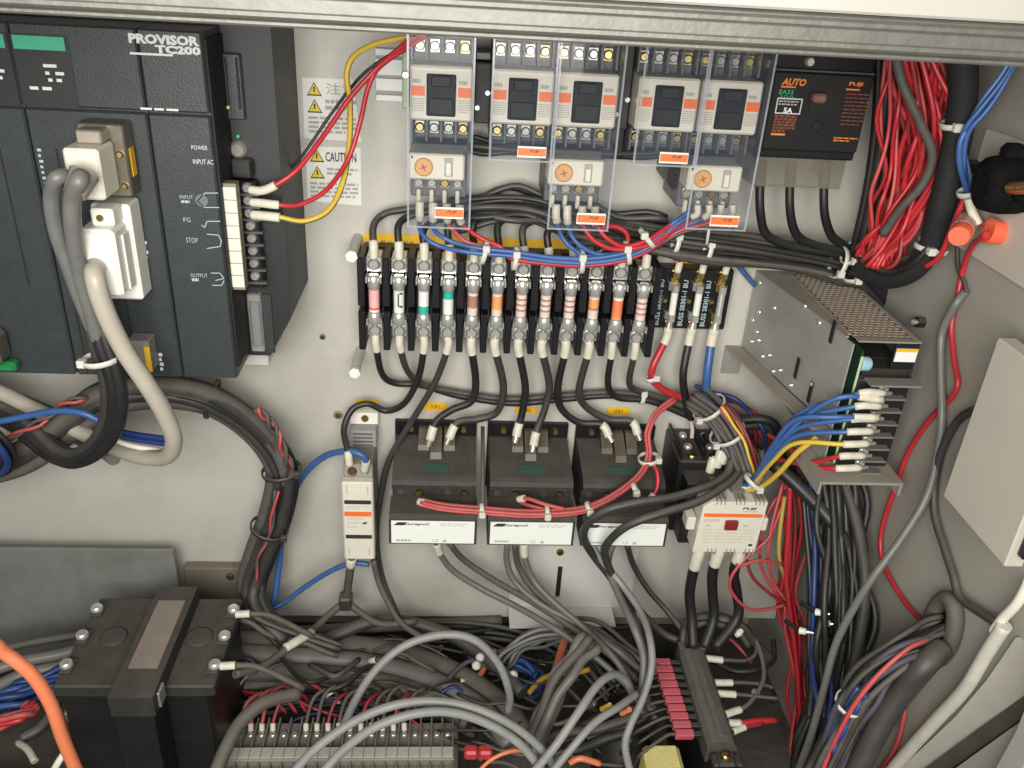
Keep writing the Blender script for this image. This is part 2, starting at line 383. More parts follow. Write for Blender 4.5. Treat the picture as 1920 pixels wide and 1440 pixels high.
def tie(label, at, direc, R, group=None, m=None, w=0.0018, head=(1, 0), name='cable_tie'):
    c = pt(at); a = pt((at[0] + direc[0], at[1] + direc[1]) + tuple(at[2:])); t = (a - c).normalized()
    N = t.cross(Vector((0, 1, 0.05))).normalized(); B = t.cross(N); mb = MB(); n = 16
    for s0, s1 in ((R, R + 0.0012),):
        vs = []
        for h in (-w, w):
            for rr in (s0, s1):
                for i in range(n):
                    th = 6.2832 * i / n; vs.append(c + t * h + (N * math.cos(th) + B * math.sin(th)) * rr)
        fs = []
        for i in range(n):
            j = (i + 1) % n
            fs += [[n + i, n + j, 3 * n + j, 3 * n + i], [j, i, 2 * n + i, 2 * n + j], [i, j, n + j, n + i], [2 * n + j, 2 * n + i, 3 * n + i, 3 * n + j]]
        mb._add(vs, fs, True)
    o = build(name, mb, m or TIEM, None, c.copy()); tag(o, label, 'cable tie', group)
    hd = c + (N * head[0] - Vector((0, 1, 0)) * (0.6 if head[1] == 0 else head[1])).normalized() * (R + 0.001)
    M = Matrix.Translation(hd)
    build('tie_head', MB(M).box(-.0028, .0028, -.0026, .0026, -.0028, .0028, .0006), m or TIEM, o)
    return o
def ext(u0, v0, u1, v1, d):
    um, vm = (u0 + u1) / 2, (v0 + v1) / 2
    return P(u0, vm, d).x, P(u1, vm, d).x, P(um, v1, d).z, P(um, v0, d).z
def ebox(name, m, parent, u0, v0, u1, v1, d0, d1, c=0.0):
    x0, x1, z0, z1 = ext(u0, v0, u1, v1, d1); return box(name, m, parent, x0, x1, d0, d1, z0, z1, c)
def etext(parent, s, u0, v0, u1, v1, d, m, **k):
    x0, x1, z0, z1 = ext(u0, v0, u1, v1, d); return text(parent, s, x0, x1, z0, z1, d, m, **k)
def elines(parent, u0, v0, u1, v1, d, n, m, name='printed_lines', **k):
    x0, x1, z0, z1 = ext(u0, v0, u1, v1, d); return print_lines(name, parent, x0, x1, z0, z1, d, n, m, **k)

# ================================================================== the setting
XR = 0.365
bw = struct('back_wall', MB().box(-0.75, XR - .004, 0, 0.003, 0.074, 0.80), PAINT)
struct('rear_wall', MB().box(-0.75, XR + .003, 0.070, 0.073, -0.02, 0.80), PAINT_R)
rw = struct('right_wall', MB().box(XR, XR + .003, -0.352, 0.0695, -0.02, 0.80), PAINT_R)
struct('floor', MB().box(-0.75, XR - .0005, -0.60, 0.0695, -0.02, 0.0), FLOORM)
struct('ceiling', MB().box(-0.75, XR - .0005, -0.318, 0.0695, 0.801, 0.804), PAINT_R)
hd = struct('header_panel', MB().box(-0.75, 0.60, -0.342, -0.320, 0.7012, 0.95, .001), WHITEP)
rl = struct('header_rail', MB().box(-0.75, 0.60, -0.338, -0.312, 0.6872, 0.7008, .0012), RAILM)
build('rail_bead', MB().box(-0.75, 0.60, -0.3405, -0.3382, 0.6955, 0.6990, .001), RAILM, rl)
build('rail_bead', MB().box(-0.75, 0.60, -0.3395, -0.3382, 0.6880, 0.6905, .0005), RAILM, rl)
build('rail_lip', MB().box(-0.75, 0.60, -0.333, -0.315, 0.6842, 0.6868, .0008), RAILM, rl)
build('seal_strip', MB().box(-0.75, 0.60, -0.326, -0.300, 0.6860, 0.6871), RUBBER, rl)

# --- plates fixed on the back panel, lower part
t = thing('slotted_plate', 'pale steel plate with a narrow black vertical slot under the middle grey module', 'plate', (0.13, 0, 0.09))
x0, x1, zb = 0.066, 0.197, 0.092
sx = P(1048, 1090, .004).x; sz0, sz1 = P(1048, 1121, .004).z, P(1048, 1062, .004).z
mb = MB().box(x0, sx - .0025, -.004, -.0005, zb, .215).box(sx + .0025, x1, -.004, -.0005, zb, .215)
mb.box(sx - .0025, sx + .0025, -.004, -.0005, zb, sz0).box(sx - .0025, sx + .0025, -.004, -.0005, sz1, .215)
build('plate_sheet', mb, PLATE, t)
build('slot_shadow', MB().box(sx - .0025, sx + .0025, -.0012, -.0006, sz0, sz1), DARK, t)
build('bottom_flange', MB().box(x0, x1 - .02, -.034, -.0005, zb - .0025, zb - .0003), PLATE, t)
p = P(1050, 1034, .004); screw(t, p.x, .004, p.z, .0042, BRASS)
t = thing('grey_plate', 'flat grey sheet metal plate behind the large dark breaker', 'plate', (-0.35, 0, 0.05))
x0, x1, z0, z1 = ext(-60, 1030, 335, 1230, .03)
build('plate_sheet', MB().box(-.52, P(335, 1100, .03).x, -.030, -.026, .03, P(170, 1030, .03).z, .0006), GREYPL, t)
build('stand_bracket', MB().box(-.50, -.30, -.026, -.0005, .03, .045), GREYPL, t)
t = thing('tan_bracket', 'small dust brown bracket plate on the back panel beside the thick black harness', 'bracket', (-.21, 0, .05))
x0, x1, z0, z1 = ext(350, 1066, 470, 1150, .012)
build('bracket_sheet', MB().box(x0, x1, -.012, -.0005, .03, z1, .001), mat('dust_brown_paint', (.19, .165, .13), .7, var=.12), t)
p = P(432, 1080, .012); screw(t, p.x, .012, p.z, .004, DUSTYB)

# wall stickers
def triangle(parent, u, v, s, d):
    c = P(u, v, d); h = s
    def tri(k, off): return [(c.x - h * .58 * k, -d - off, c.z - h * .5 * k), (c.x + h * .58 * k, -d - off, c.z - h * .5 * k), (c.x, -d - off, c.z + h * .52 * k)]
    w = MB(); w._add(tri(1, 0), [[0, 1, 2]]); o = build('warning_triangle', w, INK, parent)
    w = MB(); w._add(tri(.78, .0002), [[0, 1, 2]]); build('triangle_fill', w, YTRI, o)
    w = MB(); w.quad((c.x - h * .05, -d - .0004, c.z - h * .22), (c.x + h * .05, -d - .0004, c.z - h * .22), (c.x + h * .07, -d - .0004, c.z + h * .18), (c.x - h * .07, -d - .0004, c.z + h * .18)); build('exclamation_mark', w, INK, o)
def sticker(name, corners, label):
    q = [P(u, v, .0006) for u, v in corners]
    mb = MB(); mb._convex([(a.x, y, a.z) for y in (-.0006, -.0001) for a in q], [[0, 1, 2, 3], [4, 5, 6, 7], [0, 1, 5, 4], [1, 2, 6, 5], [2, 3, 7, 6], [3, 0, 4, 7]])
    return solo(name, mb, PAPER, label, 'sticker', 'warning stickers on the back panel')
s1 = sticker('warning_sticker', [(566, 145), (662, 149), (677, 266), (571, 259)], 'upper white warning sticker with Japanese lettering and two yellow triangles')
triangle(s1, 589, 167, .010, .0009); triangle(s1, 590, 199, .010, .0009)
etext(s1, '注意', 611, 157, 668, 178, .0009, INKG, bold=.01)
elines(s1, 610, 188, 668, 212, .0009, 2, INKG, seed=4); elines(s1, 579, 220, 668, 254, .0009, 4, INKG, seed=5)
s2 = sticker('warning_sticker', [(573, 274), (676, 277), (678, 386), (577, 376)], 'lower white warning sticker reading CAUTION with two yellow triangles')
triangle(s2, 594, 292, .010, .0009); triangle(s2, 595, 323, .010, .0009)
etext(s2, 'CAUTION', 610, 286, 668, 304, .0009, mat('dark_violet_ink', (.06, .05, .07), .6), bold=.02)
elines(s2, 613, 316, 670, 332, .0009, 2, INKG, seed=6); elines(s2, 582, 343, 672, 374, .0009, 4, INKG, seed=7)
def ylabel(u0, v0, u1, v1, label, txt, d=.0007):
    x0, x1, z0, z1 = ext(u0, v0, u1, v1, d)
    o = solo('yellow_tag', MB().box(x0, x1, -d, -.0001, z0, z1), YELLOW, label, 'label', 'yellow name tags on the back panel')
    if txt: text(o, txt, x0 + (x1 - x0) * .3, x1 - (x1 - x0) * .3, z0 + (z1 - z0) * .28, z1 - (z1 - z0) * .25, d + .0003, INK)
    return o
ylabel(667, 749, 710, 762, 'yellow tag above the slim cream surge absorber', None)
ylabel(795, 755, 837, 770, 'yellow tag above the grey module next to the slim surge absorber', 'SSR1')
ylabel(966, 763, 1008, 775, 'yellow tag half hidden by two black wires above the middle grey module', 'SSR2')
ylabel(1138, 764, 1180, 778, 'yellow tag above the grey module crossed by a black cable', 'SSR3')
o = ylabel(682, 447, 1224, 462, 'long yellow label strip along the top of the twelve-way fuse row', None)
for k, u in enumerate((715, 758, 800)): etext(o, ('FU1', 'FU2', 'FU3')[k], u, 451 + k, u + 18, 458 + k, .001, INK)
o = ylabel(1276, 486, 1370, 502, 'short yellow label strip above the three glass fuse holders', None)
for k, u in enumerate((1290, 1335)): etext(o, ('FU14', 'FU15')[k], u, 490 + k, u + 22, 497 + k, .001, INK)
for i, (u, v) in enumerate(((634, 777), (605, 631))):
    p = P(u, v, 0); o = thing('wall_screw', ('brass coloured screw in the back panel beside the slim surge absorber', 'small dark screw hole plug in the bare back panel below the lower standoff')[i], 'screw', p)
    build('washer', MB().cyl((p.x, -.0002, p.z), (p.x, -.0012, p.z), .0045 if i == 0 else .003), mat('grey_washer', (.33, .30, .26), .5, .3), o)
    screw(o, p.x, .0012, p.z, .0033 if i == 0 else .002, BRASS if i == 0 else DUSTYB)
# clear acrylic standoffs
for (ub, vb, ut, vt, d, lab) in ((671, 446, 659, 481, .045, 'frosted standoff post at the upper corner of the fuse row'), (676, 655, 666, 695, .045, 'frosted standoff post at the lower corner of the fuse row')):
    a = P(ub, vb, .0003); b = Vector((a.x, -d, a.z)); o = thing('standoff_post', lab, 'standoff', a, 'standoffs of the fuse row cover')
    build('post', MB().cyl(a, b, .0042, .0042, 16), FROST, o)
    build('nut', MB().cyl(b + Vector((0, -.0001, 0)), b + Vector((0, -.003, 0)), .005, .005, 6, smooth=False), WHITE, o)
# white rail behind the first starter
t = thing('mounting_rail', 'white slotted mounting rail end beside the first starter', 'rail', (-.055, 0, .60))
x0, x1, z0, z1 = ext(704, 92, 762, 190, .008)
for a, b in ((0, .13), (.19, .50), (.56, .80), (.88, 1)):
    build('rail_flange', MB().box(x0, .0, -.008, -.0005, z1 - (z1 - z0) * b, z1 - (z1 - z0) * a, .0004), DINM, t)
build('rail_web', MB().box(x0 + .001, -.002, -.004, -.0004, z0 + .0005, z1 - .0005), mat('rail_grey', (.35, .34, .33), .5), t)
t = thing('end_stop', 'sage green rail end stop beside the first starter', 'end stop', (-.042, 0, .6))
x0, x1, z0, z1 = ext(754, 95, 767, 205, .05)
build('stop_body', MB().box(x0, x1, -.05, -.0085, z0, z1, .001), SAGE, t); screw(t, (x0 + x1) / 2, .05, (z0 + z1) / 2 + .004, .003, STEEL)

# ================================================================== programmable controller
plc = thing('controller_rack', 'dark slate modular controller rack with grey cables plugged in', 'controller', (-.30, 0, .42))
D = .13
mb = MB().prism([(-.52, .420), (-.142, .420), (-.1245, .452), (-.1245, .662), (-.52, .662)], 'y', -.085, -.0005)
build('base_unit', mb, PLCB, plc)
build('mounting_foot', MB().box(-.52, -.150, -.06, -.0004, .398, .4198, .001), PLATE, plc)
XS = [-.157, -.1962, -.2715, -.345, -.42, -.49]
mods = []
for i in range(5):
    a, b = XS[i + 1] + .0004, XS[i] - .0004
    md = box('module', PLCM, plc, a, b, .0855, D - .004, .4225, .6595)
    box('upper_cover', PLCM, md, a, b, D - .0038, D, .6112, .6598, .0012)
    box('lower_cover', PLCM, md, a, b, D - .0038, D, .4222, .6098, .0012)
    mods.append(md)
build('painted_side_shade', MB().box(-.1575, -.1560, -.126, -.0855, .43, .655), GROOVE, plc)  # black slab puts the shade on the cover's side into the colour
for i in (1, 2):                    # black label fields with green strips
    xa = XS[i + 1] + .0008 if i == 1 else XS[i] - .0345
    lp = box('label_panel', PLCB, mods[i], xa, xa + .0335, D, D + .0006, .6116, .6535)
    box('green_strip', GREENL, lp, xa + .0012, xa + .0315, D + .0006, D + .0010, .6447, .6525)
    for k, (a, b, z) in enumerate(((.0165, .0255, .6345), (.0170, .0210, .6302), (.0230, .0285, .6302), (.0180, .0220, .6262), (.0230, .0280, .6262), (.0060, .0125, .6210), (.0135, .0200, .6210))):
        print_lines('printed_lines', lp, xa + a, xa + b, z, z + .0021, D + .0009, 1, INKW, .9, k, False)
    for k in range(2): build('cover_groove', MB().box(xa + .014 + .028 * k, xa + .0152 + .028 * k, -D - .0003, -D + .0004, .49 - .066 * k, .585 - .08 * k), GROOVE, mods[i])
md = mods[1]; xa = XS[2]
for k in range(8): print_lines('printed_marks', md, xa + .0035, xa + .0062, .5830 - k * .0036, .5848 - k * .0036, D + .0003, 1, INKP, 1, k, False)
for k in range(7): print_lines('printed_marks', md, xa + .0065, xa + .009, .5370 - k * .0032, .5386 - k * .0032, D + .0003, 1, INKP, 1, k, False)
for (u, v) in ((247, 290), (272, 455), (301, 665)):
    for k in range(4):
        x0, x1, z0, z1 = ext(u - 4 + k * 1.2, v + k * 9 - 3, u + 4 + k * 1.2, v + k * 9 + 3, D + .0003); print_lines('printed_marks', md, x0, x1, z0, z1, D + .0003, 1, INKW, 1, k, False)
pm = mods[0]
etext(pm, 'PROVISOR', 241, 65, 373, 84, D + .0004, INKW, bold=.055)
etext(pm, 'TC200', 291, 86, 376, 102, D + .0004, INKW, bold=.055)
elines(pm, 244, 101, 377, 108, D + .0004, 1, INKW, fill=.6, words=False)
elines(pm, 264, 204, 377, 212, D + .0004, 1, INKW, fill=.5, seed=3)
etext(pm, 'POWER', 359, 273, 389, 281, D + .0004, INKW); etext(pm, 'INPUT AC', 362, 299, 400, 308, D + .0004, INKW)
etext(pm, 'INPUT', 337, 366, 362, 373, D + .0004, INKP); elines(pm, 340, 376, 366, 384, D + .0004, 1, INKP, fill=.6)
etext(pm, 'FG', 344, 408, 357, 416, D + .0004, INKP); etext(pm, 'STOP', 349, 446, 371, 455, D + .0004, INKP)
etext(pm, 'OUTPUT', 357, 513, 389, 520, D + .0004, INKP); elines(pm, 360, 522, 381, 531, D + .0004, 1, INKP, fill=.6)
def ink_path(parent, pts, w, d, m):
    mb = MB()
    for a, b in zip(pts[:-1], pts[1:]):
        A, B = P(a[0], a[1], d), P(b[0], b[1], d); t_ = (B - A).normalized(); nn = Vector((-t_.z, 0, t_.x)) * w
        mb.quad(A - nn, B - nn, B + nn, A + nn)
    build('printed_symbol', mb, m, parent)
for q in ([(409, 362), (384, 362), (370, 377), (384, 389), (411, 389)], [(413, 415), (388, 415), (384, 427), (378, 422)], [(388, 439), (410, 441), (415, 452), (413, 462), (388, 466)], [(395, 512), (412, 512), (420, 522), (404, 526)], [(398, 535), (416, 535), (420, 526)]):
    ink_path(pm, q, .0003, D + .0004, INKP)
c = P(378, 376, D + .0005); build('printed_symbol', MB().cyl((c.x, -D - .0002, c.z), (c.x, -D - .0004, c.z), .0042, .0042, 14), mat('dim_ink', (.12, .15, .16), .6), pm)
# recessed terminal side of the power module
DB = .085
ebox('card_slot', PLCM, plc, 418, 100, 455, 225, DB, DB + .004, .001); ebox('slot_opening', GROOVE, plc, 424, 108, 428, 205, DB + .004, DB + .0045); ebox('slot_opening', GROOVE, plc, 444, 108, 449, 205, DB + .004, DB + .0045)
c = P(428, 201, DB + .005); build('indicator_lamp', MB().cyl((c.x, -DB - .004, c.z), (c.x, -DB - .0065, c.z), .0014, .001, 10), mat('amber_lens', (.75, .6, .25), .3), plc)
c = P(446, 256, DB + .003); build('indicator_lamp', MB().cyl((c.x, -DB, c.z), (c.x, -DB - .003, c.z), .0016, .0012, 10), GREENL, plc)
c = P(446, 281, DB + .004); build('reset_button', MB().lathe((c.x, -DB, c.z), (0, -1, 0), [(0, .0062), (.004, .006), (.006, .004)], 16), mat('grey_button', (.22, .21, .19), .4), plc)
ebox('selector_switch', BLACK, plc, 432, 300, 472, 336, DB, DB + .010, .0015)
ebox('terminal_block', BLACKG, plc, 446, 340, 488, 541, DB, DB + .010, .001)
x0, x1, z0, z1 = ext(418, 350, 451, 538, .121); hh = (z1 - z0) / 8
ms = box('marker_strip', mat('tan_edge', (.22, .19, .12), .5), plc, x0 - .0012, x1, .112, .1208, z0 - .002, z1 + .002)
for k in range(8): box('marker_tile', CREAM, ms, x0 + .0006, x1 - .0002, .1210, .1218, z1 - (k + 1) * hh + .0003, z1 - k * hh - .0003)
tz = []
for k in range(8):
    c = P(462 + k * 2.2, 353 + k * 23.6, DB + .012); tz.append(c)
    screw(plc, c.x, DB + .0102, c.z, .0036, NICKEL, 'terminal_screw')
    z = P(470 + k * 2.2, 365 + k * 23.6, DB + .013).z
    box('terminal_barrier', mat('grey_barrier', (.10, .10, .10), .45), plc, c.x - .007, c.x + .009, DB + .0101, DB + .0145, z - .0008, z + .0008, .0004)
t5 = ebox('port_socket', STEEL, plc, 466, 552, 492, 660, DB, DB + .006, .001); ebox('port_face', mat('port_grey', (.20, .20, .20), .4), t5, 470, 566, 489, 650, DB + .006, DB + .0085, .0012)
ebox('port_plate', PLCM, plc, 488, 552, 512, 662, DB, DB + .002, .0006)
# controller connectors
t = thing('hooded_plug', 'beige hooded plug with two grey cables above the white plug on the controller rack', 'connector', (-.222, -.13, .56))
box('metal_shell', mat('bronze_shell', (.20, .18, .14), .35, .7, var=.3), t, -.2345, -.2065, .1305, .146, .560, .6055, .001)
box('hood', CREAM, t, -.2345, -.2135, .1462, .172, .5645, .5955, .0015)
box('hood_top', mat('taupe_metal', (.36, .32, .26), .4, .5), t, -.2300, -.2150, .140, .160, .5958, .6040, .001)
box('side_label', YELLOW, t, -.2064, -.2060, .134, .141, .572, .590)
for z in (.567, .587): screw(t, -.2105, .1462, z, .0022, BRASS)
t = thing('hooded_plug', 'white hooded plug with one thick beige cable on the controller rack', 'connector', (-.222, -.13, .49))
box('flange', WHITE, t, -.2330, -.2085, .1305, .150, .4905, .5560, .0015)
box('hood', WHITE, t, -.2345, -.2120, .1502, .173, .5010, .5460, .0025)
box('screw_ear', WHITE, t, -.2270, -.2130, .1502, .166, .5463, .5575, .0012)
box('side_rib', WHITE, t, -.2119, -.2105, .152, .162, .503, .540, .0004)
screw(t, -.2210, .166, .5518, .0024, BRASS)
t = thing('hooded_plug', 'grey plug with yellow side label low on the controller rack', 'connector', (-.215, -.13, .425))
x0, x1, z0, z1 = ext(240, 640, 282, 698, .145); box('hood', mat('mid_grey_plastic', (.22, .21, .19), .45), t, x0, x1, .1305, .145, z0, z1, .001)
box('side_label', YELLOW, t, x1 - .0035, x1 + .0003, .1451, .1455, z0 + .001, z1 - .004)
t = thing('terminal_plug', 'small bright green plug at the lower rim of the controller rack', 'connector', (-.31, -.13, .43))
c = P(20, 690, .14); build('plug_body', MB().box(c.x - .014, c.x + .003, -.140, -.1305, c.z - .004, c.z + .004, .002), mat('green_plug', (.012, .17, .05), .5), t)
build('plug_head', MB().box(c.x - .02, c.x - .001, -.15, -.1305, c.z + .0055, c.z + .028, .003), CDUST, t)

# ================================================================== contactors, overload relays and covers
def contactor(cx, label):
    t = thing('contactor', label, 'contactor', (cx, 0, .585), 'cream contactors in the upper row')
    box('base', CONB, t, cx - .0213, cx + .0213, .0085, .052, .5865, .661, .001)
    f = box('front_block', CREAM, t, cx - .0217, cx + .0217, .0525, .080, .6040, .6405, .0014)
    a = box('carrier_window', mat('deep_black_plastic', (.006, .006, .007), .5, spec=.2), t, cx - .0102, cx + .0100, .0802, .0825, .6075, .6355, .0008)
    box('upper_carrier', mat('carrier_grey', (.013, .014, .016), .5, spec=.25), a, cx - .0070, cx + .0065, .0826, .0848, .6275, .6348, .0008)
    box('lower_carrier', mat('carrier_dark', (.010, .011, .011), .5, spec=.25), a, cx - .0085, cx + .0083, .0826, .0840, .6090, .6200, .0008)
    for sx in (-1, 1):
        xa = cx + sx * .0160
        box('orange_label', ORANGE, f, xa - .0046, xa + .0046, .0801, .0804, .6205, .6270)
        print_lines('printed_lines', f, xa - .0044, xa + .0044, .6095, .6188, .0803, 6, INKG, .45, 3 + sx)
        print_lines('printed_lines', f, xa - .0040, xa + .0040, .6285, .6315, .0803, 1, INKG, .8, 8 + sx)
    for k in range(4):
        x = cx - .0158 + k * .0105
        for zz, dz in ((.6508, 1), (.5950, -1)):
            box('terminal_clamp', CLAMPB if k == 3 else CLAMP, t, x - .0038, x + .0038, .0521, .0555, zz - .0048, zz + .0048, .0006)
            screw(t, x, .0556, zz, .0034, BRASS if (k == 3 or (k + int(cx * 1000)) % 3 == 0) else NICKEL, 'terminal_screw', .5 + k * .3)
    for k in range(5):
        x = cx - .0210 + k * .0105
        for z0, z1 in ((.6415, .6600), (.5870, .6030)): box('terminal_barrier', CONB, t, x - .0007, x + .0007, .0521, .066, z0, z1)
    return t
CX = (-.0120, .0445, .0895, .1470, .1920)
CL = ('cream contactor of the single starter beside the white mounting rail', 'cream contactor without an overload relay, between the two dark spacer blocks',
      'cream contactor above the middle overload relay', 'cream contactor without an overload relay, next to the dark hooked bracket', 'cream contactor next to the black breaker')
c0 = contactor(CX[0], CL[0])
for i in range(1, 5): relabel(copy_tree(c0, (CX[i] - CX[0], 0, 0)), CL[i])
for cx, w, lab in ((.0170, .0058, 'narrow dark spacer block beside the single starter'), (.1182, .0056, 'narrow dark spacer block between the two contactor pairs')):
    t = thing('spacer_block', lab, 'block', (cx, 0, .59), 'dark blocks between the contactors')
    box('block_body', DUSTYB, t, cx - w, cx + w, .0005, .060, .600, .6415 if cx < .1 else .668, .001)
    for k, z in enumerate((.611, .6215)): screw(t, cx + (-.0035, .0035)[k], .0600, z, .0022, NICKEL)
    if cx > .1: build('hook', MB().prism([(cx - w, .5995), (cx + w, .5995), (cx + w, .583), (cx + w * .4, .580), (cx + .0, .588), (cx - w, .592)], 'y', -.050, -.02), BLACKG, t)
    else: build('hoop', MB().box(cx - w, cx + w, -.05, -.03, .6418, .648, .001), BLACK, t)
for i, (u0, v0, u1, v1, lab) in enumerate(((1247, 305, 1290, 362, 'dark hooked bracket left of the overload relay next to the black breaker'), (1020, 300, 1034, 372, 'dark slim bracket left of the middle overload relay'))):
    x0, x1, z0, z1 = ext(u0, v0, u1, v1, .035); t = thing('hook_bracket', lab, 'bracket', ((x0 + x1) / 2, 0, z0))
    build('bracket_body', MB().prism([(x0, z1), (x1, z1), (x1, z0 - .004), (x0 + (x1 - x0) * .72, z0), (x0 + (x1 - x0) * .5, z0 + .008), (x0 + (x1 - x0) * .32, z0 + .003), (x0, z0 + .010)], 'y', -.040, -.0005), BLACK, t)
    screw(t, (x0 + x1) / 2, .040, z1 - .006, .002, STEEL)
def overload(cx, label):
    t = thing('overload_relay', label, 'relay', (cx, 0, .53), 'overload relays under the contactors')
    box('base', CONB, t, cx - .0212, cx + .0212, .0005, .050, .5420, .5815, .001)
    f = box('front_block', CREAM, t, cx - .0215, cx + .0190, .0503, .075, .5610, .5800, .0012)
    d = build('setting_dial', MB().lathe((cx - .0105, -.0752, .5705), (0, -1, 0), [(0, .0066), (.0016, .0066), (.0022, .0058)], 22), ORANGED, t)
    mb = MB()
    for a in (.4, 1.97): mb.quad(*[(cx - .0105 + p * math.cos(a) - q * math.sin(a), -.0776, .5705 + p * math.sin(a) + q * math.cos(a)) for p, q in ((-.0026, -.0004), (.0026, -.0004), (.0026, .0004), (-.0026, .0004))])
    build('dial_cross', mb, mat('dark_amber', (.25, .10, .03), .5), d)
    w = box('test_window', mat('window_grey', (.40, .38, .33), .5), t, cx + .0045, cx + .0105, .0751, .0755, .5640, .5775, .0002); box('test_lever', WHITE, w, cx + .0055, cx + .0095, .0756, .0775, .5650, .5745, .0005)
    print_lines('printed_lines', f, cx - .0195, cx - .0175, .576, .578, .0753, 1, INK, .9, 1, False)
    for k in range(4):
        x = cx - .0150 + k * .0098
        box('terminal_clamp', CLAMP, t, x - .0036, x + .0036, .0503, .0525, .549, .558, .0005); screw(t, x, .0526, .5535, .0034, BRASS if k == 2 else NICKEL, 'terminal_screw', .4 + .3 * k)
        box('terminal_pin', SLEEVE, t, x - .0016, x + .0016, .0503, .0560, .5385, .5485, .0006)
    return t
OX = (-.0135, .0885, .1920)
OL = ('overload relay with amber dial under the single starter', 'overload relay with amber dial in the middle of the three', 'overload relay with amber dial next to the black breaker')
o0 = overload(OX[0], OL[0])
for i in (1, 2): relabel(copy_tree(o0, (OX[i] - OX[0], 0, 0)), OL[i])
def cover(x0, x1, z0, z1, d, label):
    t = thing('clear_cover', label, 'cover', ((x0 + x1) / 2, -.06, z0), 'clear covers over the starters')
    build('front_sheet', MB().box(x0, x1, -d, -d + .001, z0, z1, .0003), COVER, t)
    for a, b in ((x0, x0 + .001), (x1 - .001, x1)):
        build('side_sheet', MB().box(a, b, -d + .0011, -.062, z0, z1), COVER, t)
        build('edge_glint', MB().box(a - .0002, b + .0002, -d - .0006, -d - .0001, z0, z1), CEDGE, t)  # pale strips added to paint in the bright edges of the cover
    build('edge_glint', MB().box(x0 + .0013, x1 - .0013, -d - .0006, -d - .0001, z0, z0 + .0012), CEDGE, t)
    build('lower_lip', MB().box(x0 + .0012, x1 - .0012, -d + .0011, -.066, z0, z0 + .0008), COVER, t)
    zf = .6035 if z0 < .56 else .6030
    build('terminal_shroud', MB().box(x0 + .0014, x1 - .0014, -.0835, -.0828, max(z0 + .002, .5815), zf), COVER, t)
    return t
def cover_tag(t, u0, v0, u1, v1, d):
    x0, x1, z0, z1 = ext(u0, v0, u1, v1, d); b = box('cover_tag', PAPER, t, x0, x1, d + .0002, d + .0006, z0, z1)
    h = (z1 - z0) * .17; box('orange_field', ORANGE, b, x0 + .0004, x1 - .0004, d + .0007, d + .0010, z0 + h, z1 - h)
    text(b, 'FUJI', x0 + (x1 - x0) * .42, x0 + (x1 - x0) * .76, z0 + (z1 - z0) * .42, z1 - (z1 - z0) * .26, d + .0013, INK, shear=.3, bold=.02)
dc = .092
cvs = [cover(CX[0] - .0228, CX[0] + .0225, P(820, 428, dc).z, .672, dc, 'long clear cover over the single starter'),
       cover(CX[1] - .0222, CX[1] + .0218, P(980, 303, dc).z, .672, dc, 'short clear cover beside the first dark spacer block'),
       cover(CX[2] - .0224, CX[2] + .0226, P(1090, 432, dc).z, .672, dc, 'long clear cover over the contactor with the middle overload relay'),
       cover(CX[3] - .0222, CX[3] + .0220, P(1245, 312, dc).z, .672, dc, 'short clear cover beside the second dark spacer block'),
       cover(CX[4] - .0224, CX[4] + .0228, P(1350, 432, dc).z, .672, dc, 'long clear cover over the contactor next to the black breaker')]
for cv, (u, v) in zip(cvs, ((842, 399), (997, 285), (1108, 410), (1263, 296), (1358, 414))): cover_tag(cv, u - 27, v - 10.5, u + 27, v + 10.5, dc)

# ================================================================== black breaker
t = thing('circuit_breaker', 'black moulded breaker with orange lettering and a white 5A box', 'circuit breaker', (.257, 0, .58))
bx0, bx1, d = .2195, .2945, .075
box('case', BLACKG, t, bx0 - .001, bx1 + .001, .0005, .068, .5865, .660, .0012)
fr = box('front_panel', mat('breaker_face', (.013, .013, .014), .45, spec=.3), t, bx0 + .002, bx1 - .001, .0682, d, .5935, .6480, .0012)
box('panel_ridge', mat('breaker_edge', (.06, .06, .06), .4), t, bx0 + .002, bx1 - .001, .0683, d - .001, .6484, .6496)
e = d + .0005
etext(fr, 'AUTO', 1466, 147, 1512, 161, e, INKO, bold=.04, shear=.2); elines(fr, 1464, 162, 1510, 167, e, 1, INKO, fill=.6, words=False)
etext(fr, 'EA33', 1461, 168, 1488, 177, e, INKGR, bold=.03); etext(fr, '30A', 1461, 178, 1490, 184, e, INKGR)
x0, x1, z0, z1 = ext(1455, 184, 1503, 214, e)
mb = MB()
for a, b, c_, d_ in ((x0, x1, z1 - .0008, z1), (x0, x1, z0, z0 + .0008), (x0, x0 + .0008, z0 + .0008, z1 - .0008), (x1 - .0008, x1, z0 + .0008, z1 - .0008)): mb.quad((a, -e, c_), (b, -e, c_), (b, -e, d_), (a, -e, d_))
build('rating_frame', mb, INKW, fr)
elines(fr, 1460, 189, 1498, 200, e, 2, INKG, fill=.5, seed=9); etext(fr, '5A', 1469, 202, 1486, 212, e, mat('bright_white_ink', (.85, .85, .85), .5), bold=.03)
elines(fr, 1450, 216, 1492, 249, e, 6, INKB, fill=.75, seed=11); elines(fr, 1445, 250, 1489, 257, e, 1, INKO, fill=.6, words=False)
etext(fr, 'FUJI', 1592, 154, 1618, 163, e, INKO, bold=.04); elines(fr, 1586, 167, 1629, 172, e, 1, INKO, fill=.6, words=False)
elines(fr, 1580, 176, 1627, 240, e, 9, INKB, fill=.3, seed=13); elines(fr, 1562, 258, 1608, 268, e, 2, INKO, fill=.5, seed=14)
h = ebox('handle_recess', GROOVE, t, 1520, 168, 1562, 208, d + .0002, d + .0006); ebox('toggle_handle', mat('pinkish_toggle', (.20, .10, .08), .5), t, 1527, 176, 1552, 194, d + .0007, d + .010, .0015)
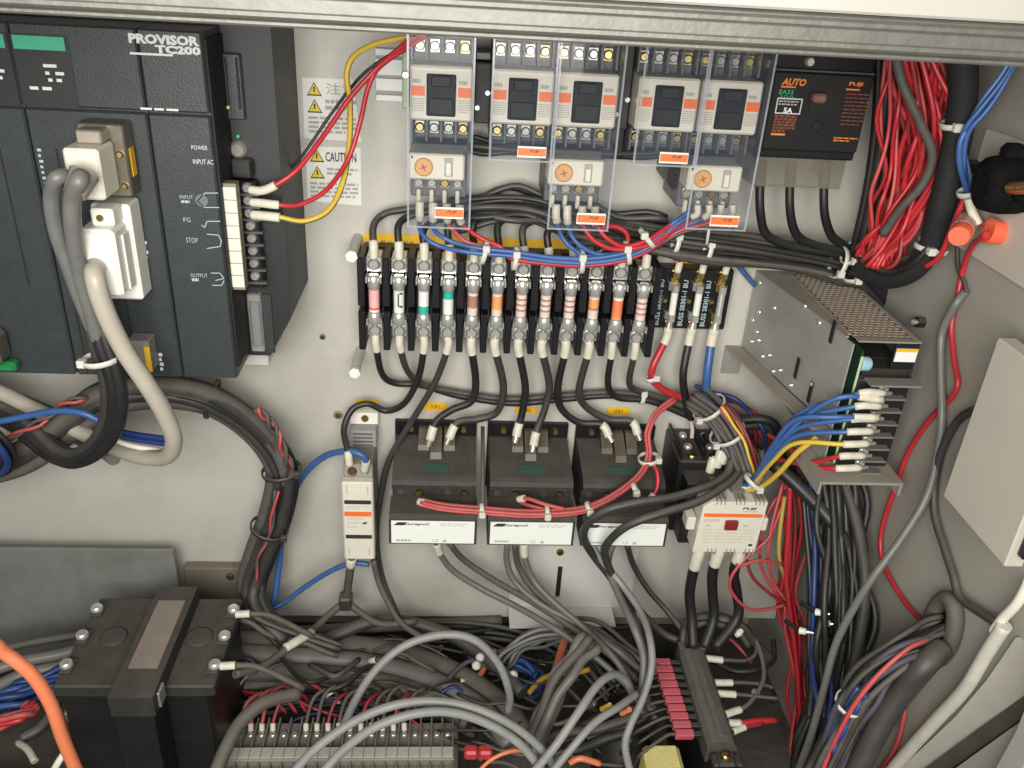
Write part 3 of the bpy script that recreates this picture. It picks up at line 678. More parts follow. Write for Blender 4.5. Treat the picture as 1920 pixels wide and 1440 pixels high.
c = P(1533, 236, d); build('test_button', MB().lathe((c.x, -d - .0001, c.z), (0, -1, 0), [(0, .0035), (.001, .0035), (.0012, .0025)], 14), GROOVE, t)
c = P(1520, 110, .069); screw(t, c.x, .0683, .6545, .0035, STEEL)
tcov = thing('terminal_cover', 'smoky clear terminal cover under the black breaker', 'cover', (.25, -.03, .56))
x0, x1, z0, z1 = ext(1414, 298, 1582, 352, .062)
build('cover_front', MB().box(x0, x1, -.062, -.061, z0, .5862, .0003), SMOKE, tcov); build('cover_side', MB().box(x1 - .001, x1, -.0608, -.002, z0, .5862), SMOKE, tcov); build('cover_side', MB().box(x0, x0 + .001, -.0608, -.002, z0, .5862), SMOKE, tcov)
build('cover_bottom', MB().box(x0 + .0012, x1 - .0012, -.0608, -.058, z0, z0 + .001), SMOKE, tcov)

# ================================================================== fuse row
fx0, pitch = -.0650, .0202
ft, fb = .4880, .4115
t = thing('fuse_block', 'black twelve-way fuse block in the middle of the back panel', 'fuse block', (.045, 0, fb))
box('base_strip', BLACKG, t, fx0 - .0105, fx0 + 11 * pitch + .0105, .0012, .014, fb, ft, .001)
for k in range(13):
    x = fx0 - pitch / 2 + k * pitch
    mb = MB()
    for a, b in ((fb - .004, .443), (.447, ft + .001)): mb.box(x - .0028, x + .0028, -.044, -.0142, a, b, .0008)
    build('barrier', mb, BLACKG, t)
for k in range(12):
    x = fx0 + k * pitch
    for zz, s in ((.4800, 1), (.4235, -1)):
        box('terminal_plate', NICKEL, t, x - .0068, x + .0068, .0143, .035, zz - .0066 , zz + .0066, .0012)
        screw(t, x, .0352, zz + s * .001, .0050, NICKEL, 'terminal_screw', .6 + .37 * k)
        for sx in (-1, 1): box('clip_jaw', STEEL, t, x + sx * .0058 - .0006, x + sx * .0058 + .0006, .0143, .0445, zz - s * .0072 - .0052 * (s + 1) / 2 - .0002 , zz - s * .0072 + .0052 * (1 - s) / 2 + .0002)
PINKF = mat('fuse_pink', (.78, .42, .40), .5); REDF = mat('fuse_red', (.75, .10, .09), .5); TEAL = mat('fuse_teal', (.02, .42, .30), .5)
FW_ = mat('fuse_white', (.76, .76, .74), .5); FPALE = mat('fuse_pale_pink', (.70, .56, .50), .5); FBR = mat('fuse_brown_band', (.38, .19, .13), .5); FOR = mat('fuse_orange_band', (.80, .33, .10), .5)
def fuse(k, bands, label):
    x = fx0 + k * pitch; y = -.0395; t = thing('cartridge_fuse', label, 'fuse', (x, y, .432), 'cartridge fuses in the row')
    za, zb_ = .4300, .4735
    for a, b in ((za, za + .0115), (zb_ - .0125, zb_)):
        build('end_cap', MB().lathe((x, y, a), (0, 0, 1), [(0, .0038), (.0015, .0053), (b - a - .0015, .0053), (b - a, .0038)], 16), NICKEL, t)
    lo, hi = za + .0117, zb_ - .0127; n = sum(w for _, w in bands); z = hi
    for i, (m, w) in enumerate(bands):
        h = (hi - lo) * w / n; build('paper_band', MB().cyl((x, y, z - h), (x, y, z - .00005), .0044 + .00003 * (i % 2), None, 16, caps=(i in (0, len(bands) - 1))), m, t); z -= h
    return t
st = [(FPALE, 2), (FBR, 1), (FPALE, 2), (FBR, 1), (FPALE, 2), (FBR, 1), (FPALE, 3)]
fuse(0, [(PINKF, 8), (REDF, 1), (PAPER, 1)], 'fuse with pink paper and a red lower band')
o = fuse(1, [(FW_, 1)], 'white fuse with a broken black square print')
x = fx0 + pitch
for a, b, c_, d_ in ((.0005, .0033, .4585, .4597), (-.0008, .0003, .4475, .4585), (.0006, .0031, .4470, .4484)): build('black_print', MB().box(x + a, x + b, -.0445, -.0436, c_, d_), INK, o)
fuse(2, [(FW_, 6), (TEAL, 3)], 'white fuse with a teal lower band'); fuse(3, [(TEAL, 3), (FW_, 7)], 'white fuse with a teal upper band')
fuse(4, [(FPALE, 1), (FBR, 5), (FPALE, 3)], 'pale fuse with one broad brown band right beside the teal-topped fuse')
fuse(5, [(FPALE, 1), (FOR, 6), (FPALE, 3)], 'pale fuse with broad orange band between two brown-banded fuses')
sl = 'pale fuse with several thin brown bands'
fuse(6, st, sl); fuse(7, st, sl); fuse(8, st, sl)
fuse(9, [(FPALE, 1), (FOR, 4), (FBR, 1), (FPALE, 4)], 'pale fuse with orange band above a thin brown line')
fuse(10, [(PAPER, 1), (mat('fuse_vermilion', (.80, .22, .09), .5), 7), (FOR, 1)], 'bright orange-red fuse near the end of the row'); fuse(11, st, 'pale fuse with several thin brown bands at the row end beside the glass fuses')

# three glass fuse holders
HX = (.1880, .2090, .2290)
t = thing('fuse_block', 'small black three-way holder with white lettering beside the fuse row', 'fuse block', (.208, 0, .424))
box('base_strip', BLACKG, t, .1705, .2392, .0008, .016, .4235, .4790, .001)
GT = ('white tube fuse in the holder next to the twelve-way fuse row', 'white tube fuse in the middle glass fuse holder', 'slim clear glass fuse at the end of the holders')
for k, x in enumerate(HX):
    for zz in (.4730, .4290):
        box('terminal_tab', BRASS, t, x - .0035, x + .0035, .0162, .0185, zz - .006, zz + .006, .0005); screw(t, x, .0186, zz + (.0015 if zz > .45 else -.001), .0042, BRASS, 'terminal_screw', .3 + k)
    for zz in (.4640, .4375): box('clip', STEEL if k < 2 else BRASS, t, x - .0048, x + .0048, .0162, .021, zz - .0035, zz + .0035, .0006)
    c = x - .0055; screw(t, c, .0162, .4500, .0025, BRASS, 'mount_screw')
    text(t, 'BUSS S-8301-1 BU', x - .0125, x - .0075, .4270, .4690, .0163, INKP, up=False) if False else text(t, 'BUSS S8301-1 BU', x - .0125, x - .0082, .4265, .4690, .0164, INKP, up=True, bold=.02)
    g = thing('glass_fuse', GT[k], 'fuse', (x, -.0245, .434), 'tube fuses in the three-way holder')
    for a in (.4340, .4610): build('end_cap', MB().cyl((x, -.0245, a), (x, -.0245, a + .0065), .0033, None, 14), NICKEL, g)
    if k < 2: build('ceramic_tube', MB().cyl((x, -.0245, .4406), (x, -.0245, .4608), .0030, None, 14), WHITE, g)
    else:
        build('glass_tube', MB().cyl((x, -.0245, .4406), (x, -.0245, .4608), .0030, None, 14), GLASSC, g); build('fuse_wire', MB().cyl((x, -.0245, .4406), (x, -.0245, .4608), .0011, None, 8), SLEEVE, g)
# ================================================================== power supply on its shelf
px0, px1, pd, pz0, pz1 = .2895, .3400, .151, .372, .4755
t = thing('power_supply', 'open frame power supply with perforated brown top and a column of screw terminals', 'power supply', (.315, 0, pz0))
psu = t
SP = lambda d: .2625 + (px0 - .2625) * min(d / .150, 1)          # the side plate leaves the panel at a slight angle
build('side_plate', MB().prism([(SP(.003), -.003), (SP(.150), -.150), (SP(.150) + .0012, -.150), (SP(.003) + .0012, -.003)], 'z', .4025, pz1 - .002), SHEET, t)
build('front_cheek', MB().box(px0, px0 + .0012, -pd, -.100, pz0, .4023), SHEET, t)
build('top_gusset', MB().prism([(SP(.003), -.003), (SP(.140), -.140), (px0 + .0005, -.140), (px0 + .0005, -.003)], 'z', pz1 - .0018, pz1 - .0002), SHEET, t)
build('far_plate', MB().box(px1 - .001, px1, -pd, -.003, pz0, pz1 - .0012), mat('dark_sheet', (.10, .095, .085), .5, .3), t)
build('rear_plate', MB().box(px0 - .02, px1, -.0028, -.0006, .404, pz1 - .003), SHEET, t)
build('base_plate', MB().box(px0 + .0013, px1 - .0012, -pd, -.003, pz0, pz0 + .001), SHEET, t)
top = MB(); cw, rows = .0051, 30; nx = 9; rd = (pd - .010) / rows; z = pz1 + .0003; th = .0008
for j in range(rows):
    y0 = -.006 - j * rd; y1 = y0 - rd; sh = (j % 2) * cw / 2
    for i in range(nx - (j % 2)):
        a = px0 + .0025 + i * cw + sh; b = a + cw; c_ = ((a + b) / 2, (y0 + y1) / 2); vs = []
        for k in range(8):
            an = math.pi / 8 + k * math.pi / 4; ox, oy = math.cos(an), math.sin(an); m_ = max(abs(ox), abs(oy))
            vs.append((c_[0] + ox / m_ * cw / 2, c_[1] + oy / m_ * rd / 2, z))
        for k in range(8):
            an = math.pi / 8 + k * math.pi / 4; vs.append((c_[0] + math.cos(an) * .0019, c_[1] + math.sin(an) * .0019, z))
        for k in range(8): vs.append((vs[8 + k][0], vs[8 + k][1], z - th))
        # corners of the cell
        cs = [(b, y0, z), (a, y0, z), (a, y1, z), (b, y1, z)]; vs += cs
        fs = [[k, (k + 1) % 8, 8 + (k + 1) % 8, 8 + k] for k in range(8)] + [[8 + k, 8 + (k + 1) % 8, 16 + (k + 1) % 8, 16 + k] for k in range(8)]
        for q, (k1, k2) in enumerate(((0, 1), (2, 3), (4, 5), (6, 7))): fs.append([24 + q, k2, k1])
        top._add(vs, fs)
mesh_top = build('perforated_top', top, MESHM, t)
for a, b, c_, d_ in ((px0, px0 + .0028, .003, pd - .012), (px1 - .0035, px1, .003, pd)): build('top_border', MB().box(a, b, -d_, -c_, pz1 + .0001, pz1 + .0014, .0003), SHEET, t)
build('top_border', MB().box(px0 + .003, px1 - .0036, -pd, -pd + .005, pz1 + .0001, pz1 + .0012), SHEET, t)
build('top_border', MB().box(px0 + .003, px1 - .0036, -.006, -.003, pz1 + .0001, pz1 + .0012), SHEET, t)
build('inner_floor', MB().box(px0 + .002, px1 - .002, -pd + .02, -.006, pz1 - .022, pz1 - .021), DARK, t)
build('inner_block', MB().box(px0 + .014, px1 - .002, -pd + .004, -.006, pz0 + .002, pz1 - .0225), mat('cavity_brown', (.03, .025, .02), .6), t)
pc = build('circuit_board', MB().box(px0 + .0065, px0 + .008, -pd - .002, -.01, pz0 + .002, pz1 - .006), PCB, t); build('board_edge', MB().box(px0 + .0064, px0 + .0081, -pd - .0028, -pd - .0021, pz0 + .002, pz1 - .010), PCBE, pc)
c = P(1626, 683, pd); build('capacitor', MB().lathe((px0 + .0085, -pd + .001, c.z), (1, 0, 0), [(0, .0055), (.006, .0055), (.008, .004)], 14), CYAN, t)
lb = box('rating_sticker', WHITEL, t, .3225, .3385, pd - .0005, pd + .0003, .4610, .4715); box('yellow_band', YELLOW, lb, .3225, .3385, pd + .0004, pd + .0006, .4690, .4715)
box('sticker_tab', BLACK, t, .3215, .3395, pd - .002, pd - .0008, .455, .4745)
tb = box('terminal_block', BLACK, t, px0 + .0085, px1 - .003, pd - .004, pd + .006, .3735, .4480, .001); box('terminal_lid', mat('grey_lid', (.20, .19, .175), .5, dust=.5), tb, px0 + .011, px1 - .002, pd + .0062, pd + .0185, .4490, .4505)
TERM = []
for k in range(7):
    z = .4415 - k * .01075; x = .3165 - k * .0003; TERM.append((x, z))
    box('terminal_clamp', STEEL, tb, x - .004, x + .004, pd + .0062, pd + .0085, z - .0032, z + .0032, .0005); screw(tb, x, pd + .0086, z, .0032, NICKEL, 'terminal_screw', .4 + k * .5)
    box('terminal_fin', mat('grey_fin', (.16, .155, .145), .5, dust=.4), tb, x + .0005, x + .0165, pd + .0062, pd + .0135, z - .0062, z - .0048, .0003)
def side_pt(u, v):
    d = .07
    for _ in range(12): p = QX(u, v, SP(d)); d = min(max(-p.y, .0), .16)
    return p
def side_screw(u, v, r=.0022):
    p = side_pt(u, v); build('side_screw', MB().lathe((p.x - .0001, p.y, p.z), (-1, 0, 0), [(0, r), (.001, r * .9), (.0016, r * .5)], 10), NICKEL, t)
for u, v in ((1453, 577), (1510, 574), (1537, 605), (1523, 720)): side_screw(u, v)
for (u, v) in ((1562, 622), (1495, 690), (1520, 735)):
    p = side_pt(u, v); build('vent_slot', MB().box(p.x - .0009, p.x - .0001, p.y - .0025, p.y + .0025, p.z - .009, p.z + .009), DARK, t)
for i in range(4):
    for j in range(2):
        p = side_pt(1412 + i * 20 + j * 13, 640 + i * 28 - j * 2)
        if p.y < -.004 and p.z > .405: build('rivet', MB().lathe((p.x - .0001, p.y, p.z), (-1, 0, 0), [(0, .0017), (.0022, .0012)], 8), NICKEL, t)
for u, v in ((1425, 530), (1412, 600), (1420, 622), (1424, 585)): side_screw(u, v, .0024)
t = thing('shelf_bracket', 'bent galvanised shelf bracket under the power supply', 'bracket', (.29, 0, .36))
build('shelf', MB().prism([(.2485, -.0008), (.2755, -.150), (px0 - .0008, -.150), (SP(.0008) - .0005, -.0008)], 'z', .4000, .4018), SHEET, t)
build('wall_flange', MB().box(.2485, .2655, -.0025, -.0006, .374, .4003), SHEET, t)
build('front_shelf', MB().box(.2780, XR - .022, -.176, -.090, .3690, .3712), SHEET, t)
for a in (.2780, XR - .0242): build('shelf_ear', MB().box(a, a + .002, -.176, -.090, .3600, .3689), SHEET, t)

# ================================================================== three grey solid state modules
def ssr(cx, label):
    t = thing('relay_module', label, 'relay module', (cx, 0, .24), 'three grey relay modules in a row')
    w = .0385
    build('back_flange', MB().box(cx - w, cx + w - .001, -.006, -.0006, .246, .3175, .0006), BLACKG, t)
    mb = MB().prism([(-.0062, .2500), (-.0062, .3030), (-.062, .2945), (-.067, .2925), (-.069, .2890), (-.069, .2850), (-.060, .2835), (-.060, .2500)], 'x', cx - w + .0012, cx + w - .0012)
    build('housing', mb, DUSTYB, t)
    mb = MB().prism([(-.0605, .2415), (-.0605, .2720), (-.086, .2705), (-.0905, .2680), (-.0905, .2415)], 'x', cx - w, cx + w)
    lb = build('front_step', mb, DUSTYB, t)
    l = build('front_label', MB().box(cx - w + .0022, cx + w - .0022, -.0912, -.0906, .2430, .2668), WHITEL, lb)
    text(l, 'Eurapol.', cx - .0255, cx - .0030, .2618, .2652, .0915, INK, shear=.35, bold=.02)
    mb = MB(); mb._add([(cx - .0345, -.0915, .2622), (cx - .0255, -.0915, .2622), (cx - .0235, -.0915, .2655), (cx - .0305, -.0915, .2655)], [[0, 1, 2, 3]]); build('logo_mark', mb, INK, l)
    print_lines('printed_lines', l, cx + .006, cx + .031, .2610, .2650, .0915, 2, mat('faint_ink', (.60, .64, .60), .5), .7, 5)
    text(l, 'CE', cx - .0005, cx + .0045, .2445, .2475, .0915, INKG); print_lines('printed_lines', l, cx - .032, cx - .017, .2445, .2470, .0915, 1, INKG, .8, 6)
    mb = MB(); mb._add([(cx + .008, -.0915, .2445), (cx + .0125, -.0915, .2445), (cx + .0102, -.0915, .2478)], [[0, 1, 2]]); build('printed_symbol', mb, INKG, l)
    box('green_tag', mat('dull_green_tag', (.045, .085, .07), .5, dust=.3), t, cx - .0115, cx + .0115, .049, .0585, .2972, .2978) if False else None
    M = Matrix.Translation((cx, -.051, .2966)) @ Matrix.Rotation(math.atan2(.0085, .0558), 4, 'X')
    build('green_tag', MB(M).box(-.0115, .0115, -.0045, .0045, -.0003, .0004), mat('dull_green_tag', (.035, .10, .075), .5, var=.1), t)
    for k, (dx, y1, h) in enumerate(((-.0110, -.026, .3045), (.0005, -.037, .3035), (.0125, -.026, .3045))):
        mb = MB().prism([(-.0064, .3020), (-.0064, .3130), (-.012, .3130), (y1, h), (y1 - .003, .2975), (y1 - .003, .2960)], 'x', cx + dx - .0050, cx + dx + .0050)
        g = build('terminal_channel', mb, OLIVE, t)
    for dx in (-.0235, .0255): screw(t, cx + dx, .0062, .3100, .0032, BRASS, 'mount_screw')
    for k, dx in enumerate((-.030, -.0135, .012, .027)):
        if k in (0, 2): build('socket_hole', MB().cyl((cx + dx, -.0602, .2765), (cx + dx, -.0610, .2765), .0032, None, 12), mat('dim_plum', (.07, .055, .055), .5), t)
        else: screw(t, cx + dx, .0602, .2755, .0038, BRASS, 'terminal_screw', .8)
    return t
SX = (-.0130, .0735, .1570)
SL = ('grey relay module with white front label next to the slim cream surge absorber', 'grey relay module with white front label in the middle of the three', 'grey relay module whose white label is crossed by a black cable')
s0 = ssr(SX[0], SL[0])
for i in (1, 2): relabel(copy_tree(s0, (SX[i] - SX[0], 0, 0)), SL[i])

# ================================================================== slim surge absorber
t = thing('surge_absorber', 'slim cream surge absorber with orange band and two black windows', 'surge absorber', (-.081, 0, .19))
ax, bx_ = -.0955, -.0675
box('base', mat('grey_beige_plastic', (.30, .285, .25), .5, dust=.5), t, ax + .001, bx_ - .001, .0006, .050, .199, .2975, .001)
box('mount_tab', WHITE, t, ax + .003, bx_ + .001, .0006, .0105, .3155, .3275, .0008); screw(t, (ax + bx_) / 2 + .003, .0106, .3225, .0036, BRASS)
vb = box('vent_block', mat('frosted_vent', (.32, .31, .30), .4), t, ax + .003, bx_, .0006, .022, .2978, .3153, .001)
for k in range(4): box('vent_slot', mat('vent_dark', (.12, .11, .10), .5), vb, ax + .007, bx_ - .003, .0221, .0226, .2995 + k * .004, .3010 + k * .004)
f = box('front_block', CREAM, t, ax, bx_, .0503, .0605, .1985, .2850, .0014)
fe = .0606
for z in (.2640, .2255):
    w = box('black_window', INK, f, ax + .0022, bx_ - .002, fe, fe + .0004, z - .0020, z + .0020)
box('orange_band', ORANGE, f, ax + .0018, bx_ - .0020, fe, fe + .0004, .2485, .2535)
print_lines('printed_lines', f, ax + .004, bx_ - .004, .2555, .2595, fe + .0002, 2, mat('faint_cream_ink', (.56, .53, .40), .5), .5, 3); print_lines('printed_lines', f, ax + .004, bx_ - .010, .2325, .2465, fe + .0002, 3, mat('faint_cream_ink', (.56, .53, .40), .5), .3, 4)
mb = MB(); mb._add([(ax + .0175, -fe - .0003, .2405), (ax + .0205, -fe - .0003, .2425), (ax + .0225, -fe - .0003, .2415), (ax + .0195, -fe - .0003, .2395)], [[0, 1, 2, 3]]); build('printed_mark', mb, INK, f)
for x in (ax + .0048, bx_ - .0048):
    for z in (.2770, .2085): box('moulded_rib', mat('rib_cream', (.48, .46, .38), .5), f, x - .0005, x + .0005, fe, fe + .0003, z - .0045, z + .0045)
screw(t, ax + .009, .0503, .2905, .0042, mat('rusty_screw', (.30, .16, .10), .4, .8), 'terminal_screw'); screw(t, bx_ - .008, .0503, .2905, .0035, STEEL, 'terminal_screw')

# ================================================================== power contactor lower right
t = thing('power_contactor', 'cream fronted contactor with orange stripe and maroon button beside the red wire loops', 'contactor', (.245, 0, .235))
kx0, kx1 = .2060, .2800
box('body', BLACK, t, kx0, kx1, .0006, .060, .236, .3135, .0015)
box('body_step', BLACK, t, kx0 + .003, kx1 - .003, .0602, .084, .240, .3060, .0015)
kf = .105
poly = [(.2225, .2500), (.2735, .2500), (.2745, .3015), (.2262, .3015), (.2205, .2955), (.2175, .2800), (.2180, .2520)]
fb = build('face_plate', MB().prism([(.2165, .2480), (.2725, .2480), (.2745, .3020), (.2255, .3020), (.2185, .2965)], 'y', -kf, -.0845), CREAM, t)
for a, b in ((.2085, .2165), (.2752, .2810)): box('side_lug', CREAM, t, a, b, .0845, kf - .004, .2680, .2815, .0012)
for i in range(3):
    for j in range(3):
        for zc, s in ((.3020, 1), (.2480, -1)):
            x = .2300 + i * .0170 + j * .0035; build('grip_rib', MB().box(x - .0005, x + .0005, -kf - .0006, -kf + .010, zc - .003, zc + .0035), mat('rib_shadow', (.30, .28, .24), .5), fb)
for i in range(3): build('terminal_tower', MB().prism([(-.0845, .3062), (-.0845, .3135), (-.098, .3080), (-.098, .3062)], 'x', .2265 + i * .0170, .2380 + i * .0170), mat('smoked_tower', (.16, .145, .115), .4), t)
box('orange_stripe', ORANGE, fb, .2205, .2722, kf + .0002, kf + .0006, .2860, .2895)
text(fb, 'FUJI', .2530, .2660, .2935, .2965, kf + .0006, INK, shear=.25, bold=.03); print_lines('printed_lines', fb, .2540, .2690, .2912, .2924, kf + .0005, 1, INKG, .7, 2)
text(fb, 'SC-N2S', .2215, .2350, .2808, .2838, kf + .0006, INKG); print_lines('printed_lines', fb, .2240, .2300, .2755, .2775, kf + .0005, 1, INKG, .7, 4); print_lines('printed_lines', fb, .2570, .2620, .2755, .2775, kf + .0005, 1, INKG, .7, 5)
print_lines('printed_lines', fb, .2215, .2680, .2560, .2725, kf + .0005, 5, mat('faint_cream_ink', (.56, .53, .40), .5), .2, 6)
box('status_button', REDB, t, .2400, .2515, kf + .0002, kf + .004, .2735, .2835, .0012)
box('black_mark', INK, fb, .2655, .2690, kf + .0002, kf + .0005, .2548, .2570)
for i in range(3):
    x = .2155 + i * .0205
    for k, (d, z) in enumerate(((.016, .3137), (.036, .3137), (.052, .3137))):
        shared('terminal_screw', ('kscrew', k), lambda mb: mb.lathe((0, 0, 0), (0, 0, 1), [(0, .0042), (.002, .0042), (.003, .003)], 12), BRASS if k == 2 else NICKEL, t, (x + .003, -d, z))
    if i: box('terminal_barrier', BLACKG, t, x - .0085, x - .0065, .006, .058, .3137, .3240, .0006)
box('terminal_barrier', BLACKG, t, .2065, .2085, .006, .058, .3137, .3220, .0006)

# ================================================================== large dark breaker lying at the bottom left
t = thing('main_breaker', 'large dusty charcoal breaker with a raised handle bridge at the cabinet bottom', 'circuit breaker', (-.248, -.13, 0))
X0, X1, za = -.3130, -.1860, .170
build('case', MB().box(X0 + .003, X1 - .006, -.183, -.084, .004, za - .0125, .002), BLACK, t)
lid = build('top_plate', MB().box(X0, X1, -.1865, -.0820, za - .012, za, .0015), DUSTYB, t)
for k in range(3):
    y = -.100 - k * .033
    for sx, xx in ((-1, X0), (1, X1)): build('terminal_notch', MB().box(min(xx, xx + sx * -.010), max(xx, xx + sx * -.010), y - .008, y + .008, za + .0002, za + .0022, .0006), DUSTYB, lid)
    for xx in (X0 + .004, X1 - .004):
        shared('terminal_screw', 'mbs', lambda mb: mb.lathe((0, 0, 0), (0, 0, 1), [(0, .0052), (.003, .0052), (.0042, .0035)], 12), NICKEL, t, (xx, y, za + .0024))
for xx in (-.284, -.212): build('round_boss', MB().lathe((xx, -.132, za + .0001), (0, 0, 1), [(0, .0115), (.0012, .0113), (.0018, .010)], 22), DUSTYB, lid)
br = build('handle_bridge', MB().prism([(-.085, za + .0002), (-.085, za + .016), (-.213, za + .016), (-.213, za - .004), (-.187, za - .004), (-.187, za + .0002)], 'x', -.2580, -.2240), DUSTYB, t)
build('bridge_label', MB().box(-.2525, -.2295, -.1830, -.1040, za + .0162, za + .0166), mat('tan_paper', (.27, .225, .19), .6, var=.12, scale=60), br)
build('bridge_front', MB().box(-.2560, -.2260, -.2125, -.1875, .02, za - .0042), BLACK, t)
build('bridge_clip', MB().box(-.2236, -.2215, -.206, -.194, za - .002, za + .013, .0004), STEEL, t)
build('side_shield', MB().box(X1 - .005, X1 - .0035, -.1862, -.090, .03, za - .0125), BLACKG, t)

# ================================================================== terminal strip along the bottom
t = thing('terminal_strip', 'long grey terminal strip with a white marker band at the cabinet bottom', 'terminal block', (-.09, -.17, 0))
tx0, tx1 = -.1900, .0140
build('strip_body', MB().box(tx0, tx1, -.235, -.1350, .004, .070, .002), mat('dusty_grey_plastic', (.13, .12, .10), .6, var=.15, dust=.8, dustcol=(.18, .16, .13)), t)
mkb = build('marker_band', MB().box(tx0 + .002, tx1 - .003, -.1830, -.1690, .0702, .0780, .001), mat('aged_band', (.20, .19, .16), .6), t)
for k in range(20):
    a = tx0 + .003 + k * .00985; build('marker_tile', MB().box(a, a + .0094, -.1815, -.1705, .0781, .0792, .0003), mat('aged_marker', (.42, .39, .33), .6, var=.12, scale=50), mkb)
for k in range(21):
    a = tx0 + .0022 + k * .00985
    for y0, y1 in ((-.1685, -.1360), (-.2340, -.1840)): build('barrier', MB().box(a - .0007, a + .0007, y0, y1, .0702, .0765), mat('dusty_grey_plastic', (.13, .12, .10), .6), t)
for k in range(20):
    a = tx0 + .0072 + k * .00985
    for y in (-.150, -.2000): shared('terminal_screw', 'tss', lambda mb: mb.lathe((0, 0, 0), (0, 0, 1), [(0, .0034), (.0015, .0034), (.0022, .0024)], 10), STEEL, t, (a, y, .0703))

# ================================================================== dark connector bar with pink plugs
t = thing('connector_bar', 'dusty charcoal connector bar between white tagged wires and pink plugs', 'connector', (.24, -.15, 0))
build('bar_foot', MB().box(.2290, .2520, -.2000, -.0960, .004, .098), BLACK, t)
zt = .122
mb = MB().prism([(.2265, .098), (.2265, zt - .006), (.2300, zt - .001), (.2345, zt), (.2440, zt), (.2490, zt - .002), (.2530, zt - .008), (.2530, .098)], 'y', -.2030, -.0935); build('bar_cover', mb, DUSTYL, t)
build('cover_ridge', MB().box(.2360, .2420, -.1980, -.0980, zt + .0002, zt + .0018, .0006), DUSTYL, t)
for a, b in ((.2268, .2330), (.2465, .2528)): build('end_prong', MB().box(a, b, -.0932, -.0830, .100, zt - .001, .001), DUSTYL, t)
build('end_clip', MB().box(.2290, .2520, -.2180, -.2035, .085, zt - .010, .002), BLACK, t)
build('clip_screw', MB().lathe((.2400, -.2110, zt - .0098), (0, 0, 1), [(0, .004), (.004, .004), (.005, .002)], 12), BRASS, t)
for xx in (.2300, .2500): build('clip_lug', MB().box(xx - .003, xx + .003, -.2215, -.2090, .090, zt - .006, .0015), BLACK, t)
PLUGS = []
for k in range(10):
    a = P(1240 + 0, 1240, .1); y = -.1010 - k * .00925; x = .2100 + k * .0003
    o = thing('pink_plug', 'small pink plug in the row along the dark connector bar', 'plug', (x, y, .105), 'pink plugs along the connector bar')
    build('plug_body', MB(Matrix.Translation((x, y, .1098)) @ Matrix.Rotation(.22, 4, 'X')).box(-.0095, .0070, -.0035, .0035, -.0038, .0036, .0009), PINKP, o)
    build('plug_nose', MB().box(x + .0071, x + .0160, y - .0026, y + .0026, .1070, .1115, .0004), BLACK, o)
    PLUGS.append(Vector((x - .0095, y, .1098)))
o = solo('foam_block', MB().box(.176, .209, -.262, -.181, .004, .096, .004), FOAM, 'block of pale yellow foam beside the dark connector bar', 'foam')

# ================================================================== things on the right wall
bx = .3350
t = thing('wall_box', 'plain beige sheet metal box fixed on the right side wall', 'box', (.35, -.27, .405))
p1, p2, p3 = QX(1870, 632, bx), QX(1770, 925, bx), QX(1880, 1070, bx)
yb, yf, z0, z1 = -(abs(p1.y) + abs(p2.y)) / 2, p3.y, (p2.z + p3.z) / 2, p1.z
build('lid', MB().box(bx, bx + .012, yf, yb, z0, z1, .001), mat('warm_beige_paint', (.50, .465, .395), .45, var=.05, scale=20), t)
build('box_body', MB().box(bx + .0122, XR - .0005, yf + .003, yb - .003, z0 + .003, z1 - .003), mat('shadow_gap_paint', (.12, .11, .09), .6), t)
build('front_socket', MB().box(bx + .004, bx + .0118, yf - .006, yf - .0002, z0 + .010, z0 + .040, .001), BLACK, t)
t = thing('switch_plate', 'beige plate on the right wall holding the round black switch', 'plate', (XR, -.16, .55))
a = QX(1850, 240, XR - .003); build('plate_sheet', MB().box(XR - .0035, XR - .0005, -.260, a.y, .540, a.z, .001), mat('warm_beige_paint', (.60, .555, .475), .42), t)
t = thing('rotary_switch', 'round black switch body with brass stub on the right wall', 'switch', (.35, -.165, .58))
c = QX(1868, 345, .338); cy, cz = c.y, c.z
build('switch_body', MB().lathe((XR - .0036, cy, cz), (-1, 0, 0), [(0, .0160), (.008, .0180), (.020, .0185), (.030, .0165), (.034, .0100)], 26), RUBM, t)
build('switch_ear', MB().box(.336, .350, cy - .006, cy + .007, cz + .0150, cz + .0250, .003), RUBM, t)
build('switch_arm', MB().box(.338, .350, cy - .026, cy - .015, cz - .006, cz + .004, .003), RUBM, t)
build('brass_stub', MB().cyl(QX(1896, 352, .334), QX(1945, 350, .330), .0040, None, 14), BRASS, t)
c = QX(1815, 325, XR - .008); t = thing('wall_screw', 'small brass screw with dark clip beside the round black switch', 'screw', c)
build('clip', MB().box(c.x - .004, XR - .0005, c.y - .004, c.y + .004, c.z + .002, c.z + .009, .001), BLACK, t); build('screw_head', MB().lathe((XR - .0005, c.y, c.z - .002), (-1, 0, 0), [(0, .004), (.006, .004), (.008, .002)], 12), BRASS, t)
c = QX(1723, 604, XR - .004); t = thing('wall_screw', 'dark bolt in the right wall above the power supply sticker', 'screw', c)
build('bolt_head', MB().cyl((XR - .0003, c.y, c.z), (XR - .006, c.y, c.z), .0045, .0045, 6, smooth=False), BLACK, t); build('bolt_tip', MB().cyl((XR - .0061, c.y, c.z), (XR - .011, c.y, c.z), .0022, .002, 10), STEEL, t)
